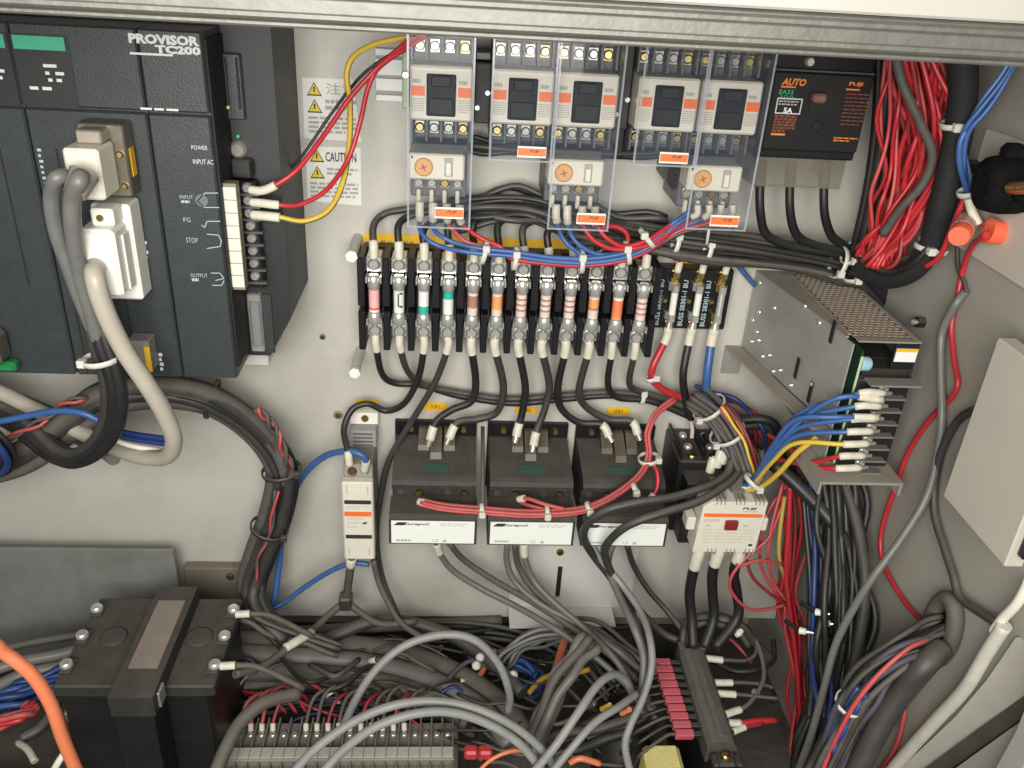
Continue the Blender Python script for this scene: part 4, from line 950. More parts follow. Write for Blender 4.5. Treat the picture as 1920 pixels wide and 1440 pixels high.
# rubber grommet
t = thing('rubber_grommet', 'dark rubber cable grommet in the right wall with a wire bundle in it', 'grommet', (XR, -.24, .27))
c = QX(1757, 1180, XR - .01); n = 24; path = []
for i in range(n + 1):
    a = 2 * math.pi * i / n; path.append(Vector((XR - .007, c.y + math.cos(a) * .0135, c.z + math.sin(a) * .0260)))
build('grommet_ring', MB().tube(path, .0060, 10, caps=False), CDUST, t)
build('grommet_hole', MB().prism([(c.y + math.cos(6.283 * i / 20) * .0132, c.z + math.sin(6.283 * i / 20) * .0255) for i in range(20)], 'x', XR - .0012, XR - .0004), DARK, t)
GROM = c
# front seal and door edge at the lower right
o = thing('door_seal', 'flat dark olive rubber door seal along the front of the right wall', 'seal', QX(1920, 1310, XR - .003))
def wall_strip(name, up, lo, x0, x1, m, parent):
    a = [QX(u, v, x0) for u, v in up]; b = [QX(u, v, x0) for u, v in lo]
    for k in range(len(a) - 1):
        q = [a[k], a[k + 1], b[k + 1], b[k]]
        build(name, MB()._convex([(x, p.y, p.z) for x in (x0, x1) for p in q], [[0, 1, 2, 3], [4, 5, 6, 7], [0, 1, 5, 4], [1, 2, 6, 5], [2, 3, 7, 6], [3, 0, 4, 7]]), m, parent)
wall_strip('seal_strip', [(1960, 1275), (1900, 1320), (1830, 1370), (1735, 1440), (1680, 1480)], [(1985, 1300), (1890, 1365), (1800, 1430), (1770, 1450), (1720, 1490)], XR - .006, XR - .0003, mat('olive_rubber', (.085, .075, .052), .7, var=.2), o)
o = thing('lit_wall_strip', 'pale painted frame flange between the white conduit and the door seal', 'frame', QX(1800, 1360, XR))  # added sheet; its pale paint stands in for light near the opening
wall_strip('lit_strip_sheet', [(1905, 1195), (1850, 1275), (1790, 1345), (1700, 1430), (1650, 1475)], [(1962, 1273), (1902, 1318), (1832, 1368), (1737, 1438), (1682, 1478)], XR - .004, XR - .0004, mat('lit_wall_paint', (.52, .50, .445), .45, var=.06, grime=.3, dustcol=(.28, .25, .2)), o)
w = thing('door_edge', 'white painted door edge at the front of the right wall', 'door', QX(1900, 1400, XR))
wall_strip('door_skin', [(1990, 1302), (1892, 1368), (1802, 1433), (1722, 1492)], [(2150, 1400), (2050, 1470), (1950, 1540), (1850, 1600)], XR - .010, XR + .004, WHITEP, w)
wall_strip('door_return', [(1968, 1215), (1905, 1372), (1862, 1450), (1830, 1500)], [(2010, 1230), (1950, 1385), (1905, 1455), (1870, 1510)], XR - .022, XR - .0102, WHITEP, w)
# ================================================================== cables
# --- controller supply wires
c0_, c1_, c2_ = tz[0], tz[1], tz[2]
def from_term(c, rest): return [Vector((c.x + .003, -DB - .0150, c.z)), Vector((c.x + .012, -DB - .018, c.z + .0005))] + rest
cab('red wire from the topmost controller terminal crossing both warning stickers', from_term(c0_, [(520, 345, .105), (560, 315, .10), (610, 250, .085), (655, 185, .075), (705, 130, .07), (760, 82, .075), (800, 60, .08)]), .0018, CRED, s0=.021, sr=1.7)
cab('red wire from the second controller terminal curving up past the stickers', from_term(c1_, [(520, 384, .105), (560, 384, .10), (610, 358, .09), (652, 300, .075), (675, 230, .07), (690, 165, .07), (712, 125, .07), (765, 88, .075), (800, 66, .08)]), .0018, CRED, s0=.021, sr=1.7)
cab('green and yellow earth wire from the third controller terminal', from_term(c2_, [(525, 408, .105), (570, 415, .10), (615, 395, .09), (642, 345, .075), (655, 270, .06), (656, 190, .05), (650, 140, .05), (664, 105, .05), (705, 82, .055), (770, 68, .06)]), .0021, [CYEL, CGRN], s0=.021, sr=1.6, stripe=(3, 4, 5, 6), name='earth_wire')
cab('black thin wire behind the topmost red controller wire', [(505, 345, .06), (560, 300, .04), (620, 215, .03), (680, 140, .03), (750, 90, .03)], .0012, CBLACK)
# --- controller data cables
cab('grey data cable from the beige plug, outer one', [Vector((-.230, -.165, .572)), (112, 330, .19), (96, 365, .185), (104, 430, .18), (128, 500, .175), (150, 560, .17), (175, 620, .165)], .0046, CGREY, 'data_cable', 'cable', 'grey data cables of the beige plug', n=12)
cab('grey data cable from the front of the beige plug', [Vector((-.226, -.173, .578)), (150, 335, .195), (136, 370, .19), (137, 430, .185), (150, 510, .175), (172, 590, .17), (185, 640, .165)], .0052, CGREY, 'data_cable', 'cable', 'grey data cables of the beige plug', n=12)
build('strain_relief', MB().cyl(P(158, 325, .182), P(140, 365, .192), .0085, .0065, 14), mat('warm_grey_boot', (.24, .22, .19), .45), bpy.data.objects['hooded_plug'])
strands('black cable of the thick loop hanging below the controller rack', [(138, 440, .158), (160, 540, .16), (186, 635, .165), (212, 720, .165), (210, 790, .16), (182, 838, .15), (140, 860, .13), (100, 848, .11), (60, 815, .09), (0, 775, .07), (-160, 735, .06), (-400, 720, .06)], 5, .0058, .0048, [CBLACK, CBLACK, CDARK], 'sheathed_cable', 'cable', 'black cables looping below the controller rack', twist=1.0, seed=3, n=10)
cab('thick beige cable from the white plug hanging in a wide loop', [Vector((-.226, -.172, .522)), (178, 520, .185), (196, 580, .185), (232, 655, .18), (275, 720, .175), (308, 775, .165), (326, 825, .155), (312, 856, .14), (262, 856, .12), (205, 835, .10), (140, 805, .085), (60, 765, .07), (-30, 725, .06), (-200, 690, .055), (-420, 680, .055)], .0062, CCREAM, 'data_cable', 'cable', n=14)
tie('pale tie on the black cables below the white plug', (190, 672, .165), (12, 40), .0115, None, TIEM, head=(-1, 0))
cab('blue wire crossing the grey harness left of the black loop', [(-420, 850, .09), (-200, 820, .095), (-30, 795, .10), (40, 782, .10), (100, 771, .105), (150, 773, .11), (190, 790, .11)], .0028, CBLUE)
cab('blue wire lying inside the beige cable loop, upper strand', [(190, 795, .12), (240, 812, .12), (322, 824, .130)], .0022, CDBLUE, group='blue wires inside the beige loop')
cab('blue wire lying inside the beige cable loop, lower strand', [(190, 805, .12), (240, 822, .12), (322, 834, .130)], .0022, CDBLUE, group='blue wires inside the beige loop')
cab('pinkish white wire inside the beige cable loop', [(190, 812, .118), (240, 834, .118), (318, 848, .125)], .0022, CWHITE)
# --- thick harness under the controller
hp = [(-420, 930, .10), (-200, 915, .095), (-40, 880, .09), (50, 850, .085), (130, 790, .08), (200, 745, .075), (290, 732, .07), (380, 745, .065), (455, 785, .055), (510, 840, .05), (532, 895, .05), (518, 970, .05), (490, 1040, .05), (472, 1100, .055), (490, 1150, .07), (540, 1200, .085)]
strands('black sheathed cable of the thick harness arching under the controller rack', hp, 7, .0105, .0055, [CDARK, CBLACK, CDARK, CDUST, CBLACK, CDARK, CBLACK], 'sheathed_cable', 'cable', 'thick harness under the controller rack', twist=.8, seed=11, n=10, jitter=.1)
hp2 = [(a, b - 22 + (8 if a > 500 else 0), d + .008) if a < 480 else (a + 14, b - 8, d + .004) for a, b, d in hp]
cab('grey flat sheathed cable on top of the thick harness', [(q[0], q[1] - 10, q[2] + .004) for q in hp[:11]] + hp[11:], .0072, CDUST, 'sheathed_cable', 'cable', n=12)
strands('twisted red wire on the outside of the thick harness', [(-200, 880, .105), (-20, 835, .10), (60, 800, .10), (110, 765, .095), (160, 742, .09)], 2, .0022, .0015, [CPINK, CDUST], group='twisted red wires at the left of the harness', twist=14, seed=5, inner=False)
strands('twisted red wire on the bend of the thick harness', [(480, 765, .07), (505, 790, .07), (525, 825, .07), (540, 865, .068), (546, 890, .06)], 3, .0026, .0016, [CPINK, CDUST, CDUST], group='twisted red wires on the harness bend', twist=12, seed=6, inner=False)
strands('twisted red wire between the black cables going down', [(520, 920, .07), (508, 985, .07), (488, 1040, .07), (478, 1090, .07)], 2, .0016, .0012, [CPINK, CDUST], group='twisted red wires on the lower harness', twist=10, seed=8, inner=False)
for (u, v, du, dv, R, lab) in ((398, 748, 40, 12, .0165, 'dark tie on the top of the harness arch'), (528, 882, 6, 30, .0165, 'dark tie with pale tail on the harness bend'), (505, 990, -14, 40, .0165, 'dark tie low on the harness')):
    tie(lab, (u, v, .055), (du, dv), R, None, CDARK)
strands('grey sheathed cable entering behind the black loop', [(-420, 690, .05), (-200, 705, .05), (-40, 735, .05), (60, 765, .05), (130, 795, .055), (190, 825, .07), (215, 845, .09)], 3, .008, .0055, [CDUST, CGREY, CDARK], 'sheathed_cable', 'cable', 'grey cables behind the black loop', twist=.6, seed=17, n=10)
strands('dark blue wire in the clump at the far end of the harness', [(-420, 800, .11), (-180, 800, .115), (-40, 805, .12), (0, 830, .12), (18, 860, .115), (0, 885, .11), (-60, 895, .1), (-300, 905, .09)], 4, .006, .0028, [CDBLUE, CBLACK], group='dark wire clump at the harness end', twist=2, seed=19)

# --- wires of the fuse row, upper side
G = 'black wires from the fuse row to the trunk'
for k in range(12):
    x = fx0 + k * pitch; u = 702 + k * 46.6; v = 480 + k * 1.9
    st_ = [Vector((x, -.036, .4860)), Vector((x, -.035, .4960))]
    hgt = (398, 402, 412, 392, 398, 404, 410, 416, 424, 430, 436, 442)[k]; dd = .018 + .0022 * (k % 5)
    rest = [(u - 2, max(hgt + 22, 425 if k < 9 else 448), dd + .008), (u + 14, hgt + 6, dd), (u + 50, hgt - 4 + (4 if k > 6 else 0), dd)]
    for uu in (760, 900, 1020, 1130, 1240, 1340, 1450, 1540, 1600):
        if uu > u + 110:
            base = {760: 392, 900: 390, 1020: 398, 1130: 415, 1240: 436, 1340: 452, 1450: 466, 1540: 482, 1600: 495}[uu]; rest.append((uu, base + (k - 5.5) * (2.6 if uu < 1200 else 3.0) * .9 + ((k * 7) % 5 - 2), dd))
    rest += [(1640, 512 + k * .8, .03), (1660, 545 + k, .025)]
    cab('black wire from the white-sleeved upper terminal of fuse %s to the trunk' % ('one two three four five six seven eight nine ten eleven twelve'.split()[k]), st_ + rest, .0030, CBLACK if k % 3 else CDARK, group=G, s0=.014, lug0=True, sr=1.25)
strands('dark grey wire in the flat bundle above the glass fuses', [(1060, 425, .03), (1180, 440, .03), (1300, 456, .034), (1420, 470, .034), (1540, 488, .034), (1612, 505, .034)], 16, .0135, .0025, [CDARK, CBLACK, CDUST], group='flat dark bundle above the glass fuses', twist=.7, seed=21, jitter=.15)
strands('mass of black wires looping behind the overload relays', [(850, 402, .022), (930, 388, .024), (1000, 390, .026), (1070, 408, .028), (1150, 428, .03), (1240, 445, .032)], 18, .0150, .0028, [CBLACK, CDARK], name='wire_mass', cat='wires', stuff=True, twist=1, seed=23)
strands('black wire running behind the contactors', [(882, 272, .02), (930, 276, .02), (1000, 280, .02), (1100, 285, .02), (1200, 285, .02), (1260, 282, .02)], 4, .006, .0024, [CBLACK, CDARK], group='black wires behind the contactors', twist=.5, seed=24)
for i, (u, hl, dd) in enumerate(((1424, 14, .05), (1480, 10, .048), (1544, 8, .046))):
    cab(('black breaker wire on the overload relay side', 'black breaker wire in the middle', 'black breaker wire on the side wall side')[i], [(u + 4, 300, .045), (u + 1, 345, .048), (u + 2, 400, .05), (u + 14, 440, .045), (u + 60 - i * 14, 462 - i * 3, .042), (1570 + i * 12, 478 - i * 4, .04), (1625, 505 - i * 3, .035)], .0036, CBLACK, 'breaker_wire', group='three wires under the black breaker', s0=.020, sm=CDUST, sr=1.2)
# hanging tags on the glass fuse wires
for i, (u, c) in enumerate(((1258, CRED), (1305, CBLACK), (1347, CBLACK))):
    x = HX[i]; cab(('red wire', 'black wire', 'thin black wire')[i] + (' on top of the white tube fuse next to the fuse row', ' on top of the middle tube fuse', ' on top of the slim clear glass fuse')[i], [Vector((x, -.022, .478)), Vector((x + .0005, -.022, .488)), (u + 4, 480, .026), (u + 8, 455, .03), (u + 30, 430, .03)], .0022, c, s0=.010, sr=1.4)
for i, (u, v, lab) in enumerate(((1267, 456, 'white cable tie with dangling tail above the first tube fuse'), (1327, 470, 'white cable tie with dangling tail above the middle tube fuse'))):
    o = tie(lab, (u, v, .04), (30, 6), .0075, None)
    a = P(u - 2, v - 12, .054); b = P(u + 4, v - 50, .056); build('tie_tail', MB().tube([a, a.lerp(b, .5), b], .0013, 6), TIEM, o)

# --- blue and red wires under the overload relays
def ol_wires(u, v, col, off, path, lab, grp):
    cab(lab, [(u, v - 22, .062), (u, v + 4, .064)] + path, .0019, col, group=grp, s0=.014, sr=1.7, sm=SLEEVE)
run = [(960, 479, .062), (1030, 489, .062), (1100, 492, .062), (1170, 482, .062), (1225, 458, .060), (1262, 425, .056), (1296, 402, .054)]
def sh(p, dv, dd): return [(a, b + dv, c + dd) for a, b, c in p]
g = 'wires running between the overload relays'
ol_wires(787, 400, CBLUE, 0, [(790, 436, .06), (820, 460, .06), (880, 473, .068)] + sh(run, 1, .007), 'blue wire from the overload relay of the single starter', g)
ol_wires(812, 402, CBLUE, 0, [(815, 432, .06), (845, 452, .06), (895, 465, .066)] + sh(run, -7, .006), 'blue wire from the overload relay of the single starter', g)
ol_wires(838, 404, CPINK, 0, [(848, 430, .06), (880, 456, .06), (930, 466, .064)] + sh(run, -1, .006), 'red wire from the overload relay of the single starter', g)
ol_wires(862, 406, CRED, 0, [(875, 428, .06), (905, 448, .06), (940, 464, .064)] + sh(run, 6, .004), 'red wire from the overload relay of the single starter', g)
ol_wires(1043, 405, CBLUE, 0, [(1052, 440, .064), (1072, 465, .066), (1110, 482, .066), (1170, 476, .066), (1230, 448, .062), (1292, 402, .056)], 'blue wire from the middle overload relay', g)
ol_wires(1064, 407, CBLUE, 0, [(1070, 438, .064), (1090, 462, .066), (1130, 478, .066), (1185, 468, .066), (1245, 436, .062), (1300, 400, .056)], 'blue wire from the middle overload relay', g)
ol_wires(1092, 408, CRED, 0, [(1098, 432, .068), (1120, 455, .07), (1160, 468, .07), (1220, 458, .068), (1270, 425, .062), (1300, 412, .058)], 'red wire from the middle overload relay', g)
ol_wires(1116, 409, CRED, 0, [(1124, 430, .068), (1140, 448, .07), (1170, 462, .07), (1215, 450, .068), (1262, 420, .062), (1302, 406, .058)], 'red wire from the middle overload relay', g)
cab('red wire in a small loop below the middle overload relay', [(1120, 428, .062), (1150, 424, .06), (1172, 434, .06), (1178, 452, .06), (1172, 468, .06)], .0019, CRED)
for k, (u, c) in enumerate(((1308, CDARK), (1330, CBLUE), (1352, CRED), (1374, CDARK))):
    cab('%s wire dropping from the overload relay next to the breaker' % ('dark grey', 'blue', 'red', 'second dark grey')[k], [(u, 384, .062), (u - 2, 402, .063), (u - 24, 412 + k * 3, .06), (1270 + k * 3, 424 + k * 4, .058), (1228, 452 + k * 4, .056), (1190, 470 + k * 3, .056)], .0019, c, s0=.012, sr=1.45)
tl = 'natural nylon tie on the blue and red wires below the starters'
for u, v, du, dv in ((908, 473, 30, 8), (966, 484, 30, 4), (1090, 490, 30, 0), (1176, 474, 30, -6), (1213, 446, 20, -16)): tie(tl, (u, v, .063), (du, dv), .0085, 'ties below the starters', head=(.6, .8))
cab('blue wire slanting down behind the power supply bracket', [(1372, 482, .012), (1398, 515, .010), (1415, 535, .006)], .0022, CBLUE)

# --- lower side of the fuse row
lowp = {
 0: [(716, 700, .025), (740, 718, .018), (790, 722, .015), (860, 742, .012), (960, 756, .011), (1060, 748, .011), (1150, 742, .012), (1240, 756, .014), (1300, 785, .02)],
 1: [(764, 695, .025), (795, 722, .017), (860, 736, .012), (950, 748, .011), (1060, 741, .011), (1150, 736, .012), (1240, 748, .014), (1305, 775, .02)],
 2: [(784, 710, .03), (758, 756, .025), (724, 770, .02), (690, 757, .022), (660, 768, .025), (645, 805, .035), (652, 845, .055), (655, 872, .058)],
 3: [(815, 718, .03), (775, 785, .025), (730, 862, .025), (714, 930, .025), (706, 1000, .025), (716, 1080, .03), (748, 1160, .05)],
 4: [(892, 715, .03), (884, 752, .028), (848, 768, .028), (818, 790, .03), (806, 825, .036)],
 5: [(944, 725, .03), (932, 772, .025), (895, 786, .024), (858, 792, .028), (842, 822, .034)],
 6: [(985, 725, .03), (980, 770, .028), (972, 800, .03), (968, 818, .034)],
 7: [(1030, 720, .03), (1022, 765, .03), (1006, 808, .034), (1000, 836, .042)],
 8: [(1046, 725, .03), (1052, 765, .026), (1085, 792, .024), (1128, 796, .026), (1142, 818, .032)],
 9: [(1086, 730, .03), (1098, 762, .024), (1140, 786, .022), (1184, 790, .026), (1196, 814, .032)],
 10: [(1140, 720, .028), (1158, 745, .02), (1220, 752, .018), (1290, 780, .02)],
 11: [(1180, 712, .028), (1190, 730, .02), (1235, 745, .018), (1295, 768, .02)]}
word = 'one two three four five six seven eight nine ten eleven twelve'.split()
for k in range(12):
    x = fx0 + k * pitch; ends = k in (4, 5, 6, 7, 8, 9)
    cab('dark wire hanging from the white-sleeved lower terminal of fuse %s' % word[k], [Vector((x, -.036, .4185)), Vector((x + .0005, -.036, .408))] + lowp[k], .0030 if k < 4 or k > 9 else .0034, CDARK if k % 2 else CBLACK, group='dark wires under the fuse row', s0=.016, lug0=True, sr=1.2, s1=.013 if ends or k == 2 else 0, lug1=ends)
for i, (c, r, p) in enumerate(((CRED, .0034, [(1224, 688, .03), (1226, 715, .028), (1258, 738, .024), (1310, 752, .022), (1340, 762, .02)]), (CBLACK, .0036, [(1281, 700, .03), (1285, 745, .026), (1296, 785, .024)]), (CBLUE, .0040, [(1326, 700, .03), (1324, 740, .028), (1328, 775, .026)]))):
    x = HX[i]; cab(('red wire under the tube fuse next to the fuse row', 'black wire under the middle tube fuse', 'blue wire under the slim clear glass fuse')[i], [Vector((x, -.021, .4265)), Vector((x - .001, -.022, .415))] + p, r, c, s0=.016, lug0=True, sr=1.15)
tie('white tie ring on the red wire under the tube fuses', (1221, 709, .03), (3, 12), .0042)
tie('white tie on the two dark wires above the crossed grey module', (1204, 745, .016), (30, 4), .0055)

# --- surge absorber wires
cab('blue wire from the top of the surge absorber bending down beside the harness', [Vector((-.0755, -.054, .2935)), (684, 858, .058), (655, 846, .055), (610, 855, .045), (570, 890, .035), (545, 940, .03), (530, 1000, .03), (522, 1070, .035), (514, 1125, .045), (500, 1142, .05)], .0030, CBLUE, s0=.013, sr=1.3)
cab('blue wire from the bottom of the surge absorber', [(692, 1058, .05), (660, 1056, .048), (625, 1068, .045), (580, 1095, .042), (535, 1128, .045), (510, 1142, .05)], .0027, CBLUE)
cab('dark wire from the bottom of the surge absorber to the split clip', [(659, 1046, .055), (655, 1080, .05), (648, 1130, .045)], .0040, CDUST, s0=.012, sm=SLEEVE, sr=1.2)
cab('dark wire forking toward the main breaker from the split clip', [(648, 1128, .046), (620, 1150, .055), (588, 1180, .075), (555, 1205, .10), (490, 1250, .13), (440, 1265, .15)], .0036, CDUST)
o = cab('white tagged dark wire leading to the main breaker', [(585, 1185, .085), (560, 1200, .10), (535, 1215, .11)], .0042, SLEEVE)
cab('dark wire forking toward the slotted plate from the split clip', [(650, 1128, .046), (675, 1148, .055), (715, 1170, .065), (780, 1165, .06)], .0034, CDUST)
o = solo('cable_clip', MB().box(P(636, 1130, .05).x, P(660, 1130, .05).x, -.055, -.040, P(650, 1142, .05).z, P(650, 1118, .05).z, .002), CDARK, 'dark clip where the surge absorber wire forks', 'clip')
cab('dark wire from the surge absorber flank down to the floor', [(700, 1050, .04), (710, 1090, .045), (728, 1130, .055), (752, 1168, .065), (790, 1195, .075)], .0030, CDUST)

# --- red signal wires of the three grey modules
g = 'red signal wires along the grey modules'
rp = [(784, 940, .082), (830, 950, .090), (900, 956, .094), (980, 962, .096), (1050, 960, .096), (1100, 952, .094), (1150, 928, .090), (1195, 892, .075), (1214, 855, .06), (1212, 812, .05), (1228, 775, .04), (1262, 748, .03)]
for k, o_ in enumerate(((0, 0, 0), (6, -4, -.002), (3, 5, .002), (8, 2, .003))):
    cab('red signal wire running along the front of the grey modules', [(a + o_[0] * .6, b + o_[1], c + o_[2]) for a, b, c in rp], .0019, CPINK if k % 2 else mat('salmon_wire', (.66, .12, .12), .4, dust=.3, dustcol=(.35, .16, .13)), group=g, name='signal_wire', s0=.006 if k == 0 else 0, sm=SLEEVE, sr=1.8)
cab('short red wire from the middle grey module to the red bundle', [(972, 936, .078), (990, 935, .084), (1020, 945, .092), (1060, 955, .095)], .0018, CPINK, s0=.007, sr=1.8)
cab('another short red wire from the middle grey module to the red bundle', [(975, 942, .075), (1000, 950, .088), (1035, 958, .095)], .0018, CPINK)
cab('red wire dropping to the crossed grey module', [(1218, 860, .06), (1232, 885, .07), (1232, 915, .078), (1218, 938, .082)], .0020, CRED, s1=.007, sr=1.6)
for k, (u, v, dd) in enumerate(((904, 958, .094), (1026, 962, .096), (1106, 954, .095), (1192, 918, .088))):
    o = tie('natural nylon tie on the red signal wires', (u, v, dd), (30, -2 if k < 2 else -14), .0060, 'ties on the red signal wires', head=(.2, 1))
    if k == 0: a = P(905, 800, .03); b = P(905, 950, .092); build('tie_tail', MB().tube([a, a.lerp(b, .5), b], .0018, 6), CDUST, o)
tie('nylon tie ring holding the red wires above the crossed grey module', (1216, 860, .06), (2, 30), .0085)

# --- harness trunk over the power contactor
tp = [(1300, 745, .03), (1340, 775, .05), (1372, 820, .065), (1392, 865, .075), (1405, 900, .082)]
strands('grey brown wire of the thick trunk above the power contactor', tp, 12, .0125, .0024, [CDUST, mat('plum_grey_wire', (.10, .085, .10), .5, dust=.4), CDUST, CDARK], group='thick trunk above the power contactor', twist=.6, seed=31, jitter=.1)
strands('coloured thin wire on the outside of the thick trunk', [(1355, 760, .066), (1385, 800, .078), (1408, 845, .088), (1420, 890, .09)], 4, .0035, .0014, [CDRED, CYEL, CPINK, mat('dull_orange_wire', (.45, .2, .05), .5)], group='coloured wires on the thick trunk', twist=1, seed=33)
for (u, v, du, dv, R, dd, lab) in ((1330, 764, 26, 34, .0150, .045, 'nylon tie at the upper end of the thick trunk'), (1364, 812, 22, 40, .0155, .062, 'nylon tie in the middle of the thick trunk'), (1398, 894, 10, 30, .0150, .080, 'nylon tie ring at the lower end of the thick trunk')): tie(lab, (u, v, dd), (du, dv), R, None, head=(-.8, .6))
strands('wire of the dark red and blue clump behind the power supply shelf', [(1300, 745, .015), (1350, 750, .02), (1395, 770, .025), (1425, 800, .03), (1440, 840, .03)], 7, .012, .0022, [CDBLUE, CDRED, CDUST, CDBLUE, CPINK], group='clump behind the power supply shelf', twist=1.5, seed=35)
strands('black cable behind the thick trunk', [(1330, 830, .03), (1380, 800, .035), (1430, 795, .035), (1460, 830, .035), (1480, 890, .04)], 3, .008, .0045, [CBLACK, CDARK], 'sheathed_cable', 'cable', 'black cables behind the thick trunk', twist=1, seed=36, n=10)
# to the power supply terminals
sp = P(1400, 905, .086)
for k in range(7):
    x, z = TERM[k]; col = (CBLUE, CBLUE, CBLUE, CBLUE, CYEL, CRED, CRED)[k]; kw = {}
    if k == 4: col = [CYEL, CGRN]; kw = dict(stripe=(4, 5, 6))
    a = Vector((x - .002, -pd - .013, z)); b = Vector((x - .022, -pd - .014, z - .0006))
    mid = [(1500 - k * 2, 775 + k * 14, .145), (1448 - (k > 4) * 4, 838 + k * 7, .125), (1412, 898 + k * 2, .098), (1385, 912, .088)] if k < 5 else [(1520, 866 + (k - 5) * 8, .145), (1480, 838 + (k - 5) * 28, .12), (1440, 815 + (k - 5) * 45, .10)]
    cab('%s wire on the %s power supply terminal below the lid' % (('blue', 'blue', 'blue', 'blue', 'green and yellow', 'red', 'red')[k], ('first', 'second', 'third', 'fourth', 'fifth', 'sixth', 'lowest')[k]), [a, b] + mid, .0019, col, s0=.020, lug0=True, sr=1.5, name='supply_wire', **kw)
cab('second blue wire on the first power supply terminal', [Vector((TERM[0][0] - .004, -pd - .0165, TERM[0][1] - .0035)), (1575, 745, .165), (1505, 785, .15), (1450, 845, .13), (1415, 898, .10), (1388, 914, .09)], .0019, CBLUE, s0=.018, sr=1.5)
cab('second blue wire on the third power supply terminal', [Vector((TERM[2][0] - .003, -pd - .0165, TERM[2][1] + .003)), (1560, 782, .165), (1490, 788, .15), (1446, 840, .13), (1412, 900, .10), (1386, 916, .09)], .0019, CBLUE, s0=.018, sr=1.5)
cab('thick yellow wire hanging to the nylon tie at the trunk end', [(1530, 822, .15), (1495, 848, .14), (1462, 885, .125), (1428, 912, .105), (1395, 920, .09)], .0023, CYEL)
tie('nylon tie gathering the blue and yellow power supply wires', (1412, 903, .10), (24, -22), .0085, None, head=(-.5, .8))

# --- cables of the power contactor
cab('black cable from the power contactor sweeping across the crossed module', [(1372, 862, .075), (1362, 890, .085), (1325, 912, .10), (1260, 932, .11), (1190, 943, .115), (1135, 958, .115), (1100, 985, .11), (1096, 1012, .10), (1115, 1045, .085), (1150, 1090, .08), (1185, 1150, .08), (1205, 1210, .10), (1212, 1260, .12), (1190, 1330, .15), (1178, 1400, .17)], .0036, CDARK, 'power_cable', 'cable', n=10)
cab('black cable from the power contactor crossing the white label, lower one', [(1385, 885, .08), (1365, 906, .095), (1310, 940, .115), (1240, 962, .125), (1178, 985, .125), (1142, 1015, .115), (1134, 1040, .10), (1155, 1090, .085), (1195, 1140, .08), (1240, 1185, .085), (1270, 1200, .09)], .0036, CDARK, 'power_cable', 'cable', n=10)
for k, u in enumerate((1305, 1342, 1382)):
    cab('thick black cable with a white sleeve under the power contactor', [(u + 12, 1015, .085), (u + 4, 1040, .088), (u - 6, 1075, .085), (u - 12 + k * 6, 1115, .08), (u - 8 + k * 4, 1160, .085), (1300 + k * 20, 1215, .10)], .0050, CBLACK, 'power_cable', 'cable', 'three cables under the power contactor', s0=.030 - .004 * k, sr=1.15, n=10)
for i, (u, v) in enumerate(((1338, 858), (1352, 845), (1362, 838))): 
    cab('white sleeved stub on the upper terminals of the power contactor', [(u, v, .06), (u - 4, v + 14, .063), (u - 8, v + 30, .064)], .0042, SLEEVE, 'wire_stub', 'wire', 'white stubs on the power contactor', n=10)
cab('pink sleeved thin wire at the back of the power contactor', [(1296, 790, .02), (1298, 805, .025), (1297, 822, .03)], .0020, mat('pinkish_sleeve', (.55, .42, .38), .5))

# --- wires leaving the grey modules downward
g = 'grey wires falling from the relay modules to the floor'
for k, p in enumerate(([(818, 1018, .05), (826, 1040, .045), (850, 1070, .04), (905, 1105, .045), (970, 1138, .06), (1050, 1185, .09), (1120, 1235, .11), (1165, 1275, .125), (1190, 1300, .13)],
                       [(842, 1018, .045), (870, 1050, .035), (930, 1090, .04), (1000, 1130, .06), (1070, 1175, .085), (1140, 1225, .11), (1195, 1275, .12)],
                       [(952, 1018, .05), (950, 1050, .045), (965, 1090, .05), (1010, 1130, .065), (1080, 1170, .08), (1150, 1215, .10), (1200, 1255, .11)],
                       [(965, 1018, .045), (972, 1060, .04), (1000, 1105, .05), (1050, 1145, .07), (1120, 1190, .09), (1190, 1240, .105)],
                       [(982, 1018, .05), (985, 1050, .05), (1002, 1090, .055), (1040, 1130, .07), (1110, 1190, .095), (1160, 1245, .12), (1185, 1290, .13)])):
    cab('%s from the %s' % (('white tagged grey wire', 'dark grey wire', 'grey wire', 'second grey wire', 'white tipped grey wire')[k], ('module beside the surge absorber to the floor', 'module beside the surge absorber to the floor', 'middle grey module to the floor', 'middle grey module to the floor', 'middle grey module to the floor')[k]), p, .0031, (CGREY, CDUST, CGREY, CDUST, CGREY)[k], group=g, s0=.016 if k in (0, 4) else 0, n=10)
cab('dark wire from the crossed grey module down to the floor', [(1175, 1020, .05), (1188, 1060, .04), (1215, 1105, .045), (1250, 1145, .055), (1285, 1190, .075)], .0030, CDARK, group=g)
# --- red bundle and black trunk beside the right wall
g = 'red wires of the big bundle beside the black trunk'
strands('red wire of the big bundle beside the black trunk', [(1700, 60, .10), (1722, 150, .10), (1738, 230, .10), (1730, 310, .095), (1695, 390, .09), (1665, 450, .085), (1640, 490, .08)], 34, .0135, .0019, [CRED, CRED, CRED, CPINK, CDRED], group=g, twist=.9, seed=41, n=6, jitter=.45)
strands('red wire of the loose strands left of the big bundle', [(1680, 60, .08), (1682, 150, .085), (1676, 240, .085), (1672, 330, .085), (1660, 400, .085), (1640, 480, .08)], 9, .011, .0015, [CRED, CPINK], group='loose red wires left of the bundle', twist=1.1, seed=43, n=6, jitter=.5)
cab('single red wire branching from the bundle to the black conduit', [(1735, 80, .115), (1755, 130, .12), (1775, 170, .125), (1787, 195, .125)], .0017, CRED)
cab('brown grey wire winding around the red bundle', [(1672, 60, .105), (1690, 150, .118), (1725, 230, .122), (1748, 290, .122), (1730, 345, .118), (1690, 390, .11), (1655, 440, .10)], .0032, CDUST)
